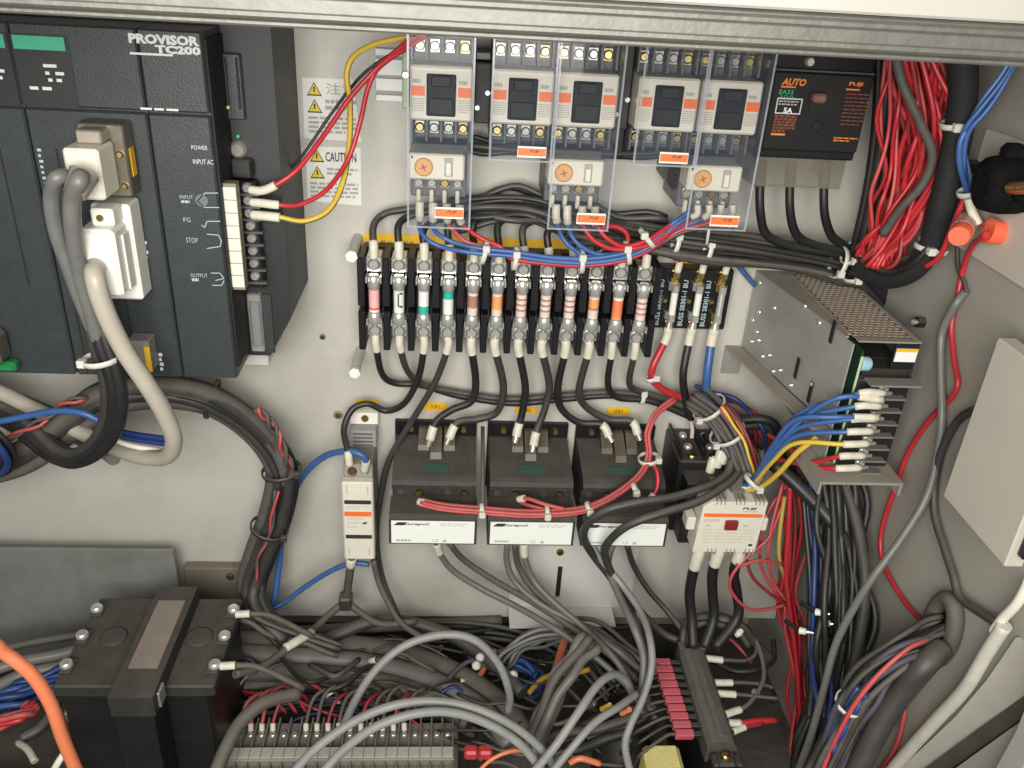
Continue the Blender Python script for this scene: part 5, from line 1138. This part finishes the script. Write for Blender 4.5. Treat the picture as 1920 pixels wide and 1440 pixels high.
strands('black cable of the trunk in the corner', [(1668, 60, .05), (1664, 160, .05), (1655, 260, .05), (1640, 360, .05), (1622, 450, .05), (1612, 510, .045), (1650, 560, .035), (1690, 620, .03), (1705, 700, .03)], 6, .0075, .0036, [CBLACK, CBLACK, CDARK], 'sheathed_cable', 'cable', 'black trunk in the corner', twist=.5, seed=45, n=8, jitter=.15)
cab('thick black conduit curving along the right wall into the trunk', [(1800, 60, .13), (1806, 150, .13), (1800, 230, .128), (1782, 320, .125), (1758, 420, .12), (1742, 465, .115), (1710, 505, .105), (1660, 520, .085), (1612, 500, .06)], .0092, mat('black_braid', (.011, .011, .012), .75, var=.3, scale=400, bump=.5, bscale=900), 'conduit', 'conduit', n=14)
strands('black wire fanning out of the thick conduit', [(1748, 450, .118), (1720, 490, .11), (1680, 512, .095), (1635, 510, .075), (1605, 498, .06)], 6, .009, .0024, [CBLACK, CDARK], group='black wires fanning out of the conduit', twist=1, seed=47)
for u, v, dd, du, dv, R, lab in ((1795, 232, .128, -3, 40, .0100, 'white tie on the thick conduit below the blue wires'), (1746, 465, .116, -12, 30, .0110, 'white tie at the lower end of the thick conduit'), (1603, 470, .05, 20, 18, .0125, 'white tie where the breaker wires join the trunk'), (1572, 492, .045, 30, 8, .0125, 'white tie on the flat dark bundle near the power supply'), (1612, 510, .05, 12, 34, .0130, 'white tie at the foot of the black trunk')): tie(lab, (u, v, dd), (du, dv), R, None, head=(-.4, .8))
strands('blue wire coming down to the wire nuts on the right wall', [(1915, 90, .15), (1880, 150, .15), (1840, 205, .148), (1812, 245, .145), (1802, 290, .142), (1808, 335, .14), (1818, 370, .14)], 4, .0038, .0017, [CBLUE, CBLUE, mat('light_blue_wire', (.10, .2, .45), .4)], group='blue wires by the wire nuts', twist=3, seed=49)
cab('blue wire looping below the conduit tie', [(1810, 245, .145), (1800, 270, .145), (1800, 310, .145), (1815, 365, .142)], .0020, CBLUE)
tie('white tie binding blue and red wires above the wire nuts', (1815, 360, .142), (3, 30), .0060, None, head=(.8, .6))
nutp = P(1812, 425, .15); b = P(1790, 455, .185)
t = thing('wire_nut', 'red orange wire connector with clear shroud pointing out from the right wall', 'wire connector', nutp)
a = P(1812, 418, .145); b = P(1795, 448, .182); ax_ = (b - a)
build('shroud', MB().cyl(a, a + ax_ * .55, .0075, .0075, 16), NUTC, t); build('cap', MB().lathe(a + ax_ * .56, ax_, [(0, .0072), (.012, .0070), (.0135, .0062)], 18), NUT, t)
t = thing('wire_nut', 'red orange cone shaped wire connector beneath the round black switch', 'wire connector', P(1880, 440, .16))
a = P(1852, 432, .165); b = P(2010, 462, .172); build('cone', MB().lathe(a, b - a, [(0, .0085), (.006, .0082), (.030, .0050), ((b - a).length, .0040)], 18), NUT, t)
cab('red wire from the tie down to the clear shrouded wire nut and beyond', [(1812, 365, .142), (1796, 400, .14), (1780, 440, .135), (1762, 480, .13), (1735, 500, .12)], .0020, CRED)
cab('red wire from the tie to the cone shaped wire nut', [(1818, 368, .142), (1826, 395, .145), (1838, 415, .15), (1853, 428, .162)], .0020, CPINK)
cab('silver banded pale wire between the two wire nuts', [(1816, 372, .15), (1822, 395, .152), (1834, 420, .155)], .0030, SLEEVE)
xw = XR - .004
cab('long red wire winding down the right wall past the power supply', [(1850, 440, 'x', .345), (1822, 462, 'x', .352), (1806, 505, 'x', xw), (1795, 560, 'x', xw), (1784, 615, 'x', xw), (1790, 680, 'x', xw), (1796, 720, 'x', xw), (1782, 748, 'x', xw), (1745, 785, 'x', xw), (1705, 845, 'x', xw), (1680, 910, 'x', xw), (1655, 985, 'x', xw), (1652, 1040, 'x', xw), (1672, 1090, 'x', xw), (1705, 1140, 'x', xw), (1735, 1170, 'x', xw)], .0021, CRED)
cab('thin dark wire beside the red wire on the right wall', [(1795, 455, 'x', xw), (1796, 500, 'x', xw), (1808, 530, 'x', xw), (1812, 548, 'x', xw)], .0016, CDARK)
gx = XR - .009
cab('long grey cable along the right wall down to the floor', [(1812, 545, 'x', XR - .002), (1792, 570, 'x', gx), (1766, 625, 'x', gx), (1764, 700, 'x', gx), (1766, 780, 'x', gx), (1758, 850, 'x', gx), (1738, 930, 'x', gx - .006), (1690, 1010, 'x', gx - .02), (1625, 1100, 'x', gx - .04), (1570, 1200, 'x', gx - .05), (1545, 1290, 'x', gx - .055), (1520, 1380, 'x', gx - .06), (1490, 1460, 'x', gx - .065)], .0030, CGREY, 'grey_cable', 'cable', n=10)
cab('dark grey cable from the wall box down to the white conduit', [(1835, 765, 'x', .352), (1800, 785, 'x', gx), (1772, 830, 'x', gx), (1755, 890, 'x', gx), (1752, 960, 'x', gx), (1772, 1030, 'x', gx), (1788, 1080, 'x', gx), (1800, 1120, 'x', gx), (1840, 1150, 'x', gx), (1882, 1176, 'x', gx)], .0030, CDARK, 'grey_cable', 'cable', n=10)
cab('cream white wire leaving the mouth of the white conduit', [(1930, 1090, 'x', gx), (1908, 1130, 'x', gx), (1880, 1160, 'x', gx), (1862, 1185, 'x', gx)], .0032, CWHITE, n=10)
cab('white flexible conduit along the front of the right wall', [(1884, 1172, 'x', gx), (1850, 1225, 'x', gx), (1810, 1290, 'x', gx), (1755, 1350, 'x', gx), (1705, 1405, 'x', gx), (1650, 1470, 'x', gx)], .0046, mat('ivory_conduit', (.52, .50, .43), .45), 'conduit', 'conduit', n=14)
# bundle out of the grommet
gp = [Vector((XR - .003, GROM.y, GROM.z)), (1735, 1200, 'x', .345), (1690, 1225, 'x', .325), (1640, 1265, 'x', .31), (1605, 1315, 'x', .30), (1580, 1365, 'x', .295), (1552, 1425, 'x', .29), (1520, 1500, 'x', .285)]
strands('dusty violet grey wire bundle leaving the rubber grommet', gp, 20, .0110, .0024, [CDUST, mat('violet_grey_wire', (.055, .05, .075), .6, dust=.5, dustcol=(.12, .105, .09)), CDUST, CDARK], name='wire_bundle', cat='wires', stuff=True, twist=.7, seed=51, jitter=.15)
strands('blue wire at the lower end of the grommet bundle', [(1620, 1290, 'x', .302), (1598, 1325, 'x', .297), (1575, 1370, 'x', .292), (1562, 1400, 'x', .29)], 4, .0060, .0024, [CBLUE, CDBLUE], group='blue wires of the grommet bundle', twist=.4, seed=52)
cab('red wire under the grommet bundle', [Vector((XR - .004, GROM.y + .004, GROM.z - .006)), (1735, 1200, 'x', .338), (1700, 1218, 'x', .322), (1650, 1262, 'x', .305), (1610, 1310, 'x', .294), (1580, 1360, 'x', .288), (1552, 1420, 'x', .285), (1530, 1480, 'x', .28)], .0017, CPINK)
tie('pale tie on the blue wires of the grommet bundle', (1596, 1318, 'x', .297), (-20, 34), .0105, None, SLEEVE)
cab('thick black cable falling from the grommet to the floor', [(1765, 1215, 'x', .35), (1735, 1245, 'x', .335), (1690, 1300, 'x', .325), (1650, 1360, 'x', .315), (1610, 1440, 'x', .305), (1590, 1490, 'x', .30)], .0085, CDARK, 'sheathed_cable', 'cable', n=12)
cab('thin red wire hanging behind the white conduit', [(1700, 1290, 'x', XR - .006), (1694, 1350, 'x', XR - .006), (1680, 1400, 'x', XR - .006), (1655, 1440, 'x', XR - .006), (1630, 1470, 'x', XR - .006)], .0018, CPINK)

# --- red, blue and black wires hanging under the power supply
for k, p in enumerate(([(1478, 905, .06), (1440, 960, .07), (1425, 1020, .075), (1430, 1070, .075), (1460, 1120, .08), (1500, 1160, .085)],
                       [(1488, 900, .06), (1462, 960, .072), (1440, 1030, .08), (1450, 1090, .082), (1485, 1140, .085)],
                       [(1468, 905, .065), (1448, 980, .08), (1440, 1010, .085), (1400, 1045, .09), (1372, 1080, .095), (1372, 1110, .095), (1405, 1142, .095), (1450, 1140, .09), (1480, 1130, .085)],
                       [(1395, 1030, .085), (1410, 1080, .09), (1440, 1110, .09), (1475, 1135, .088)],
                       [(1470, 1060, .085), (1425, 1050, .09), (1390, 1060, .092), (1380, 1055, .092)])):
    cab(('red wire hanging in the outermost curve under the power supply', 'red wire hanging in the inner curve under the power supply', 'red wire making a round loop beside the power contactor', 'red wire dropping from the power contactor into the loop', 'short red wire closing the loop beside the power contactor')[k], p, .0016, CPINK if k != 3 else CDRED)
strands('red wire of the sheaf hanging under the power supply', [(1485, 895, .06), (1490, 980, .07), (1485, 1060, .075), (1482, 1130, .08), (1490, 1190, .085), (1496, 1260, .10), (1502, 1330, .115), (1500, 1410, .13)], 9, .010, .0017, [CPINK, CRED, CDRED], group='red sheaf under the power supply', twist=.6, seed=55, jitter=.5)
cab('yellow wire in the sheaf under the power supply', [(1472, 930, .07), (1462, 1000, .08), (1462, 1050, .08), (1478, 1100, .08)], .0020, mat('dull_yellow_wire', (.50, .36, .08), .5))
cab('bright red wire falling straight through the sheaf', [(1482, 905, .082), (1478, 1000, .092), (1474, 1080, .092), (1482, 1150, .095), (1492, 1230, .105), (1498, 1310, .120), (1502, 1400, .135)], .0023, CRED)
cab('blue wire falling straight beside the red sheaf', [(1516, 930, .085), (1518, 1010, .09), (1516, 1090, .09), (1520, 1170, .095), (1526, 1240, .110), (1530, 1320, .130), (1528, 1405, .145)], .0025, CBLUE)
strands('dark blue wire of the curtain under the power supply', [(1525, 905, 'x', .318), (1532, 1000, 'x', .320), (1535, 1100, 'x', .320), (1530, 1200, 'x', .318), (1540, 1290, 'x', .315), (1540, 1350, 'x', .31)], 7, .010, .0024, [CDBLUE, CBLACK], group='dark blue wires of the curtain', twist=.5, seed=56)
strands('dense dark curtain of black wires hanging under the power supply', [(1560, 890, 'x', .330), (1572, 990, 'x', .334), (1580, 1090, 'x', .336), (1578, 1190, 'x', .334), (1562, 1290, 'x', .330), (1548, 1370, 'x', .326), (1530, 1470, 'x', .322)], 44, .020, .0030, [CBLACK], name='wire_curtain', cat='wires', stuff=True, twist=.6, seed=57, jitter=.3)
cab('thick black cable slanting from the trunk end over the black curtain', [(1450, 870, .085), (1500, 915, .10), (1560, 980, .125), (1600, 1050, .14), (1622, 1130, .155), (1615, 1220, .165), (1590, 1300, .18)], .0062, CBLACK, 'sheathed_cable', 'cable', n=12)
cab('dark cable hanging beside the right wall under the shelf', [(1580, 900, 'x', .335), (1600, 960, 'x', .340), (1615, 1030, 'x', .342), (1622, 1100, 'x', .342), (1612, 1190, 'x', .340), (1590, 1290, 'x', .335)], .0048, CDARK, 'sheathed_cable', 'cable', n=10)
for k, (u, v) in enumerate(((1530, 1147), (1545, 1167), (1500, 1182), (1562, 1195))):
    t = thing('wire_tip', 'white wire tip sticking out at the foot of the black curtain', 'wire end', P(u, v, .165), 'white wire tips at the black curtain'); a = P(u, v, .165)
    build('ferrule', MB().cyl(a, a + Vector((.004, -.003, .0015)), .0032, .0026, 10), WHITE, t); build('bare_tip', MB().cyl(a + Vector((.0041, -.0031, .0015)), a + Vector((.009, -.006, .003)), .0018, .0012, 8), NICKEL, t)
    # short tail into the curtain
    build('tail', MB().cyl(a, a + Vector((-.004, .02, -.008)), .002, .002, 8), CBLACK, t)

# --- floor clutter: sheathed cables running left to right
def zc(pts, z): return [(u, v, 'z', z + dz) for u, v, dz in pts]
for k, (pts, r, m) in enumerate((
    (zc([(430, 1200, .0), (560, 1205, .0), (700, 1215, .0), (830, 1250, .0), (930, 1310, 0), (990, 1380, 0)], .085), .0100, CDUST),
    (zc([(420, 1225, 0), (560, 1232, 0), (700, 1245, 0), (820, 1280, 0), (910, 1335, 0), (960, 1400, 0)], .085), .0095, CGREY),
    (zc([(425, 1262, 0), (560, 1262, 0), (680, 1272, 0), (790, 1300, 0), (870, 1340, 0)], .080), .0095, CDUST),
    (zc([(420, 1300, 0), (480, 1285, 0), (580, 1280, 0), (700, 1290, 0), (800, 1315, 0), (880, 1360, 0)], .070), .0080, CDARK),
    (zc([(450, 1180, 0), (560, 1185, 0), (700, 1175, 0), (830, 1170, 0), (940, 1165, 0)], .075), .0062, CDUST),
    (zc([(600, 1205, 0), (700, 1165, .01), (780, 1170, .01), (860, 1200, 0), (930, 1250, 0), (980, 1300, 0)], .100), .0062, CDARK))):
    cab(('broad brown grey sheathed cable behind the terminal strip, rearmost', 'broad grey sheathed cable sweeping toward the grey cable arcs', 'broad brown grey sheathed cable just behind the wires of the terminal strip', 'dark sheathed cable lowest above the terminal strip', 'brown grey cable along the foot of the back panel', 'dark cable arching over the broad cables')[k], pts, r, m, 'sheathed_cable', 'cable', 'sheathed cables on the cabinet floor', n=12)
strands('dark dusty wires lying on the floor behind the terminal strip', zc([(440, 1320, 0), (520, 1300, 0), (640, 1300, 0), (780, 1320, 0), (900, 1360, 0)], .050), 10, .014, .0030, [CDARK, CDUST, CBLACK], name='wire_mass', cat='wires', stuff=True, twist=1, seed=61, jitter=.4)
strands('dark wire bundle along the floor under the slotted plate', zc([(780, 1190, 0), (880, 1185, 0), (960, 1190, 0), (1040, 1215, 0), (1100, 1250, 0), (1150, 1300, 0)], .070), 8, .012, .0028, [CBLACK, CDARK, CGREY], name='wire_bundle', cat='wires', stuff=True, twist=1.4, seed=62, jitter=.3)
strands('pale grey wire of the fan under the slotted plate', zc([(930, 1260, 0), (960, 1220, .01), (1010, 1195, .015), (1070, 1190, .01), (1120, 1200, 0)], .085), 7, .010, .0019, [CPALE, CGREY, CGREY], group='pale wires under the slotted plate', twist=.8, seed=63, jitter=.3)
strands('grey wire fanning to the right under the slotted plate', zc([(1060, 1170, .01), (1110, 1185, .01), (1170, 1220, .01), (1230, 1270, .005)], .095), 6, .011, .0024, [CGREY, CDUST], group='grey wires fanning to the black gap', twist=.6, seed=64)
strands('blue wire of the clump under the slotted plate', zc([(880, 1222, 0), (930, 1235, 0), (985, 1250, 0), (1010, 1275, 0), (985, 1300, 0)], .075), 7, .008, .0024, [CBLUE, CDBLUE], group='blue clump under the slotted plate', twist=2, seed=65)
cab('yellow wire beside the blue clump on the floor', zc([(990, 1300, 0), (1015, 1275, .005), (1045, 1262, .005), (1075, 1262, 0), (1105, 1255, 0)], .09), .0026, mat('ochre_wire', (.60, .33, .02), .5))
cab('rust orange flat cable standing up from the floor clutter', zc([(1022, 1360, -.02), (1030, 1310, 0), (1042, 1260, .015), (1056, 1210, .025), (1062, 1195, .025)], .100), .0042, mat('rust_cable', (.42, .13, .05), .5), 'orange_cable', 'cable')
cab('short rust orange cable between the blue wires', zc([(895, 1275, 0), (915, 1240, .005), (928, 1220, .005)], .09), .0030, mat('rust_cable', (.42, .13, .05), .5), 'orange_cable', 'cable')
for k, (u, v) in enumerate(((962, 1268), (900, 1235), (893, 1250))):
    c = RZ(u, v, .10); solo('nylon_knob', MB().lathe(c, (0, -.4, 1), [(0, .003), (.002, .0045), (.005, .0042), (.007, .002)], 12), WHITE, 'small white nylon knob among the blue wires on the floor', 'knob', 'white knobs among the blue wires')
g = 'pale grey cable arcs in front of the terminal strip'
fz = .12
cab('pale grey cable making a high thin arc over the floor', [(640, 1370, .20), (668, 1310, .19), (705, 1255, .18), (760, 1210, .17), (830, 1190, .165), (890, 1200, .165), (935, 1245, .17), (955, 1300, .175), (953, 1335, .18)], .0034, CPALE, 'grey_cable', 'cable', g, n=10)
cab('pale grey cable in the wide double arc, upper one', [(540, 1460, .26), (590, 1405, .25), (660, 1355, .24), (730, 1325, .235), (800, 1315, .23), (880, 1325, .23), (960, 1360, .235), (1020, 1410, .24), (1050, 1460, .245)], .0035, CPALE, 'grey_cable', 'cable', g, n=10)
cab('pale grey cable in the wide double arc, lower one', [(595, 1460, .265), (640, 1410, .255), (700, 1365, .25), (770, 1340, .245), (840, 1335, .24), (910, 1355, .24), (975, 1395, .245), (1020, 1450, .25)], .0035, CPALE, 'grey_cable', 'cable', g, n=10)
cab('pale grey cable bending up and over toward the black gap', [(990, 1460, .26), (1040, 1400, .25), (1085, 1335, .235), (1120, 1285, .215), (1150, 1265, .20), (1172, 1275, .19), (1185, 1300, .18)], .0033, CPALE, 'grey_cable', 'cable', g, n=10)
cab('pale grey cable rising to the yellow tipped wires', [(1025, 1460, .26), (1070, 1405, .25), (1115, 1355, .235), (1160, 1325, .22), (1195, 1300, .20)], .0030, CPALE, 'grey_cable', 'cable', g, n=10)
cab('grey cable hanging in front of the black gap', [(1108, 1020, .085), (1128, 1050, .085), (1165, 1095, .095), (1200, 1145, .12), (1218, 1195, .15), (1222, 1250, .17), (1205, 1310, .185), (1182, 1360, .20), (1172, 1400, .21), (1185, 1460, .22)], .0032, CPALE, 'grey_cable', 'cable', g, n=10)
cab('second grey cable hanging in front of the black gap', [(1150, 1015, .07), (1140, 1060, .08), (1160, 1115, .105), (1188, 1175, .14), (1206, 1230, .155), (1204, 1290, .17)], .0034, CGREY, 'grey_cable', 'cable', g, n=10)
strands('dark grey ribbon strand rising between the arcs', [(1000, 1410, .19), (1020, 1350, .18), (1048, 1290, .165), (1080, 1240, .15), (1110, 1205, .135)], 5, .0085, .0042, [CDUST, CGREY, CDUST], 'grey_cable', 'cable', 'dusty ribbon between the arcs', twist=.3, seed=66, n=8)
strands('dark cable of the heap beneath the bending grey cable', [(1010, 1420, .16), (1070, 1390, .16), (1130, 1370, .155), (1190, 1345, .15), (1215, 1320, .15)], 5, .013, .0048, [CDARK, CBLACK, CDUST], 'sheathed_cable', 'cable', 'dark heap beneath the grey cables', twist=1, seed=67, n=8)
for k, (u, v, m) in enumerate(((1128, 1330, CYEL), (1165, 1338, CORNG))):
    a, b = P(u, v, .21), P(u + 16, v - 8, .215); cab(('short yellow wire end on the dark heap', 'short orange wire end on the dark heap')[k], [a, (a + b) / 2, b], .0022, m)
# black fan from the pink plugs
for k, p in enumerate(PLUGS):
    cab('black wire fanning out of the row of pink plugs', [p + Vector((.001, 0, 0)), p + Vector((-.008, -.001, -.001)), p + Vector((-.022 - .001 * k, .004 - .003 * k + .012, -.012)), p + Vector((-.034, .030 - .004 * k, -.032)), p + Vector((-.036, .045 - .005 * k, -.060))], .0016, CDARK if k % 2 else CBLACK, group='fan of black wires from the pink plugs')
solo('cable_heap', MB().lathe((.176, -.135, .002), (0, 0, 1), [(0, .030), (.02, .030), (.04, .024), (.055, .012)], 14), BLACK, 'black tape wrapped lump where the plug wires meet', 'bundle')
# white tagged wires on the other side of the bar
for k, (u, v, ue, ve) in enumerate(((1322, 1234, 1362, 1238), (1340, 1280, 1372, 1280), (1345, 1300, 1378, 1302), (1360, 1340, 1392, 1328))):
    a, b = RZ(u, v, .112), RZ(ue, ve, .112); e = [[(1400, 1238), (1418, 1222), (1412, 1195)], [(1420, 1282), (1450, 1290)], [(1410, 1305), (1460, 1310)], [(1412, 1310), (1432, 1270), (1425, 1220), (1405, 1180)]][k]
    cab('%s wire with a white tag beside the dark connector bar' % ('topmost', 'second', 'third', 'long curved')[k], [a, (a + b) / 2, b] + [RZ(x, y, .112 + .004 * i) for i, (x, y) in enumerate(e)], .0021, CDARK if k < 3 else CGREY, group='white tagged wires at the connector bar', s0=.017, sr=1.6)
a = RZ(1366, 1356, .108); cab('red wire with two white tips at the dark connector bar', [a, RZ(1390, 1356, .109), RZ(1420, 1352, .109), RZ(1455, 1350, .108)], .0030, CRED, s0=.011, sr=1.2)
cab('red wire with a white tip below the red double wire', [RZ(1374, 1372, .107), RZ(1400, 1362, .108), RZ(1430, 1356, .108)], .0022, CDRED, s0=.013, sr=1.4)
strands('black cable rising from the end of the connector bar', [Vector((.240, -.088, .112)), (1290, 1185, .075), (1300, 1165, .07), (1340, 1160, .07), (1385, 1175, .075), (1410, 1205, .08)], 3, .0055, .0042, [CDARK, CDUST], 'sheathed_cable', 'cable', 'cables at the end of the connector bar', twist=.6, seed=68, n=8)
for u, v in ((1368, 1188), (1390, 1182)):
    c = P(u, v, .09); solo('wire_end', MB().lathe(c, (-.6, -.5, -.2), [(0, .0028), (.004, .0034), (.008, .0022)], 10), WHITE, 'white wire end above the connector bar', 'wire end', 'white wire ends above the connector bar')
# wires into the terminal strip
for k in range(14):
    x = tx0 + .0072 + (k if k < 4 else k + 2) * .00985; col = CPINK if k in (0, 1, 2) else (CDRED if k % 3 == 0 else CDUST); h = .018 + .004 * (k % 3)
    cab('%s wire bending down into the terminal strip' % ('red' if k < 3 else 'dusty'), [Vector((x, -.148, .073)), Vector((x, -.142, .080)), Vector((x + .006, -.130, .074 + h)), Vector((x + .020, -.118, .070 + h)), Vector((x + .034, -.112, .055))], .0017, col, group='red wires into the terminal strip' if k < 3 else 'dusty wires into the terminal strip', s0=.007, sr=1.5)
for k, (u, v) in enumerate(((885, 1412), (912, 1412))):
    c = RZ(u, v, .085); t = thing('red_plug', 'small red plug at the end of the terminal strip', 'plug', c, 'red plugs at the strip end')
    build('plug_body', MB().box(c.x - .007, c.x + .005, c.y - .005, c.y + .005, c.z - .004, c.z + .006, .002), mat('red_plug_plastic', (.55, .04, .05), .45), t); build('plug_stem', MB().box(c.x - .003, c.x + .002, c.y - .003, c.y + .003, .004, c.z - .0042), BLACK, t)
cab('thin orange wire arching past the red plugs', [(885, 1460, .25), (920, 1425, .245), (960, 1408, .24), (990, 1410, .235)], .0016, CORNG)
cab('short orange wire on the dark heap at the floor', [(1068, 1430, .23), (1090, 1422, .23), (1125, 1432, .23)], .0026, CORNG)
solo('ribbon_cover', MB().box(.060, .105, -.262, -.205, .003, .055, .003), GREYPL, 'dull grey plastic cover between the grey cables at the floor', 'cover')

# --- bottom left corner
cab('thick orange cable bending down in the foreground beside the large breaker', [(-420, 1130, .26), (-220, 1130, .28), (-40, 1192, .30), (10, 1225, .30), (60, 1265, .30), (95, 1320, .30), (118, 1385, .30), (150, 1460, .30)], .0042, CORNG, 'orange_cable', 'cable', n=14)
strands('red wire of the bunch in front of the blue wires', zc([(-400, 1400, 0), (-200, 1390, 0), (-40, 1365, 0), (0, 1352, .005), (40, 1340, .008), (66, 1320, .006)], .12), 5, .006, .0026, [CPINK, CRED], group='red bunch left of the large breaker', twist=1.5, seed=71)
strands('blue wire of the clump left of the large breaker', zc([(-400, 1360, 0), (-200, 1350, 0), (-40, 1330, 0), (20, 1310, .005), (60, 1295, .005), (110, 1275, .005), (140, 1262, 0)], .11), 9, .011, .0030, [CDBLUE, CBLUE, CDBLUE], group='blue clump left of the large breaker', twist=1.3, seed=72)
for k, (p, r) in enumerate(((zc([(-400, 1290, 0), (-200, 1282, 0), (-40, 1262, 0), (40, 1240, 0), (120, 1225, 0), (180, 1205, 0)], .13), .0050), (zc([(-400, 1340, 0), (-200, 1330, 0), (-40, 1300, 0), (40, 1265, 0), (110, 1250, 0), (160, 1240, 0)], .12), .0055), (zc([(-400, 1240, 0), (-200, 1235, 0), (-40, 1225, 0), (60, 1205, 0), (150, 1190, 0)], .12), .0036))):
    cab(('grey sheathed cable entering the side of the large breaker, middle one', 'grey sheathed cable entering the side of the large breaker, lowest one', 'thin tan cable behind the large breaker')[k], p, r, (CGREY, CGREY, CDUST)[k], 'sheathed_cable', 'cable', n=10)
cab('dark green grey cable curving under the blue clump', zc([(40, 1385, 0), (75, 1365, .003), (100, 1335, .004), (105, 1320, .004)], .10), .0048, CDARK, 'sheathed_cable', 'cable', n=10)
cab('short cream wire lying at the lower left corner', zc([(34, 1392, 0), (52, 1405, .003), (66, 1428, 0)], .10), .0030, CCREAM)
cab('cream white wire sticking up in front of the orange cable', [(95, 1455, .26), (112, 1425, .26), (130, 1402, .255)], .0026, CWHITE)
t = thing('terminal_lug', 'oily metal busbar lug under the corner of the large breaker', 'lug', (-.315, -.2, 0))
c = RZ(150, 1320, .12); build('lug_plate', MB().box(c.x - .010, c.x + .008, c.y - .012, c.y + .016, .110, .122, .002), mat('oily_metal', (.22, .19, .13), .35, .6, var=.4, scale=90), t); build('lug_post', MB().box(c.x - .008, c.x + .006, c.y - .010, c.y + .010, .004, .1098), BLACK, t)
for k in range(2): build('lug_bolt', MB().lathe((c.x - .003 + k * .005, c.y - .004 + k * .012, .1222), (0, 0, 1), [(0, .004), (.004, .004), (.005, .002)], 6), STEEL, t)
solo('side_block', MB().box(-.405, -.325, -.265, -.205, .003, .085, .004), mat('dusty_grey_plastic', (.13, .12, .10), .6), 'dusty grey block in the lower left corner', 'block')
for k, (u, v, w) in enumerate(((455, 1152, -1), (427, 1249, -1))):
    c = RZ(u, v, .174); t = thing('wire_tag', 'small cream wire tag on the terminal side of the large breaker', 'tag', c, 'cream tags on the large breaker'); build('tag_sleeve', MB().cyl(c + Vector((-.006, 0, 0)), c + Vector((.006, .001, 0)), .0034, None, 10), SLEEVE, t)
    build('tag_wire', MB().tube(smooth([c + Vector((.0061, .001, 0)), c + Vector((.025, .004, -.006)), c + Vector((.06, .004, -.03))]), .0026, 8), CDUST, t)
strands('dark wire behind the large breaker along the panel', [(460, 1150, .08), (500, 1170, .085), (560, 1190, .085), (640, 1215, .09)], 4, .007, .0028, [CDARK, CDUST], group='dark wires beside the large breaker', twist=1, seed=74)
cab('brown grey sheathed cable bowing around the terminal strip corner', [(400, 1460, .22), (425, 1400, .20), (455, 1350, .18), (500, 1315, .165), (560, 1300, .15)], .0060, CDUST, 'sheathed_cable', 'cable', n=10)

# --- tangle of thin wires over the cabinet floor
rnd = random.Random(99); tm = MB(); TM = [CBLACK, CDARK, CDUST, CGREY, CDRED, CDBLUE, SLEEVE]
for k in range(90):
    u0 = rnd.uniform(420, 1420); v0 = rnd.uniform(1185, 1420); z0_ = .05 + .045 * rnd.random() + (.01 if v0 < 1260 else 0)
    du = rnd.uniform(90, 240) * rnd.choice((-1, 1)); dv = rnd.uniform(-70, 70); bow = rnd.uniform(-45, 45)
    pts = []
    for i in range(5):
        f = i / 4; u = min(max(u0 + du * f, 400), 1450); v = min(max(v0 + dv * f + bow * math.sin(f * 3.14) + rnd.uniform(-8, 8), 1178), 1470)
        p = RZ(u, v, z0_ + .012 * math.sin(f * 3.14)); p.y = min(p.y, -.004); pts.append(p)
    if tx0 - .01 < pts[2].x < tx1 + .01 and pts[2].y < -.125: continue
    if any(.17 < p.x < .265 and -.25 < p.y < -.08 for p in pts): continue
    j = rnd.random(); tm.cur = 0 if j < .3 else 1 if j < .5 else 2 if j < .68 else 3 if j < .84 else 4 if j < .93 else 5
    r = rnd.choice((.0013, .0016, .0020, .0026)); path = smooth(pts, 4); tm.tube(path, r, 6)
    if rnd.random() < .25: tm.cur = 6; tm.tube(cut(path, .008), r * 1.5, 8)
tag(build('wire_tangle', tm, TM), 'tangle of thin loose wires spread over the cabinet floor', 'wires', None, 'stuff')
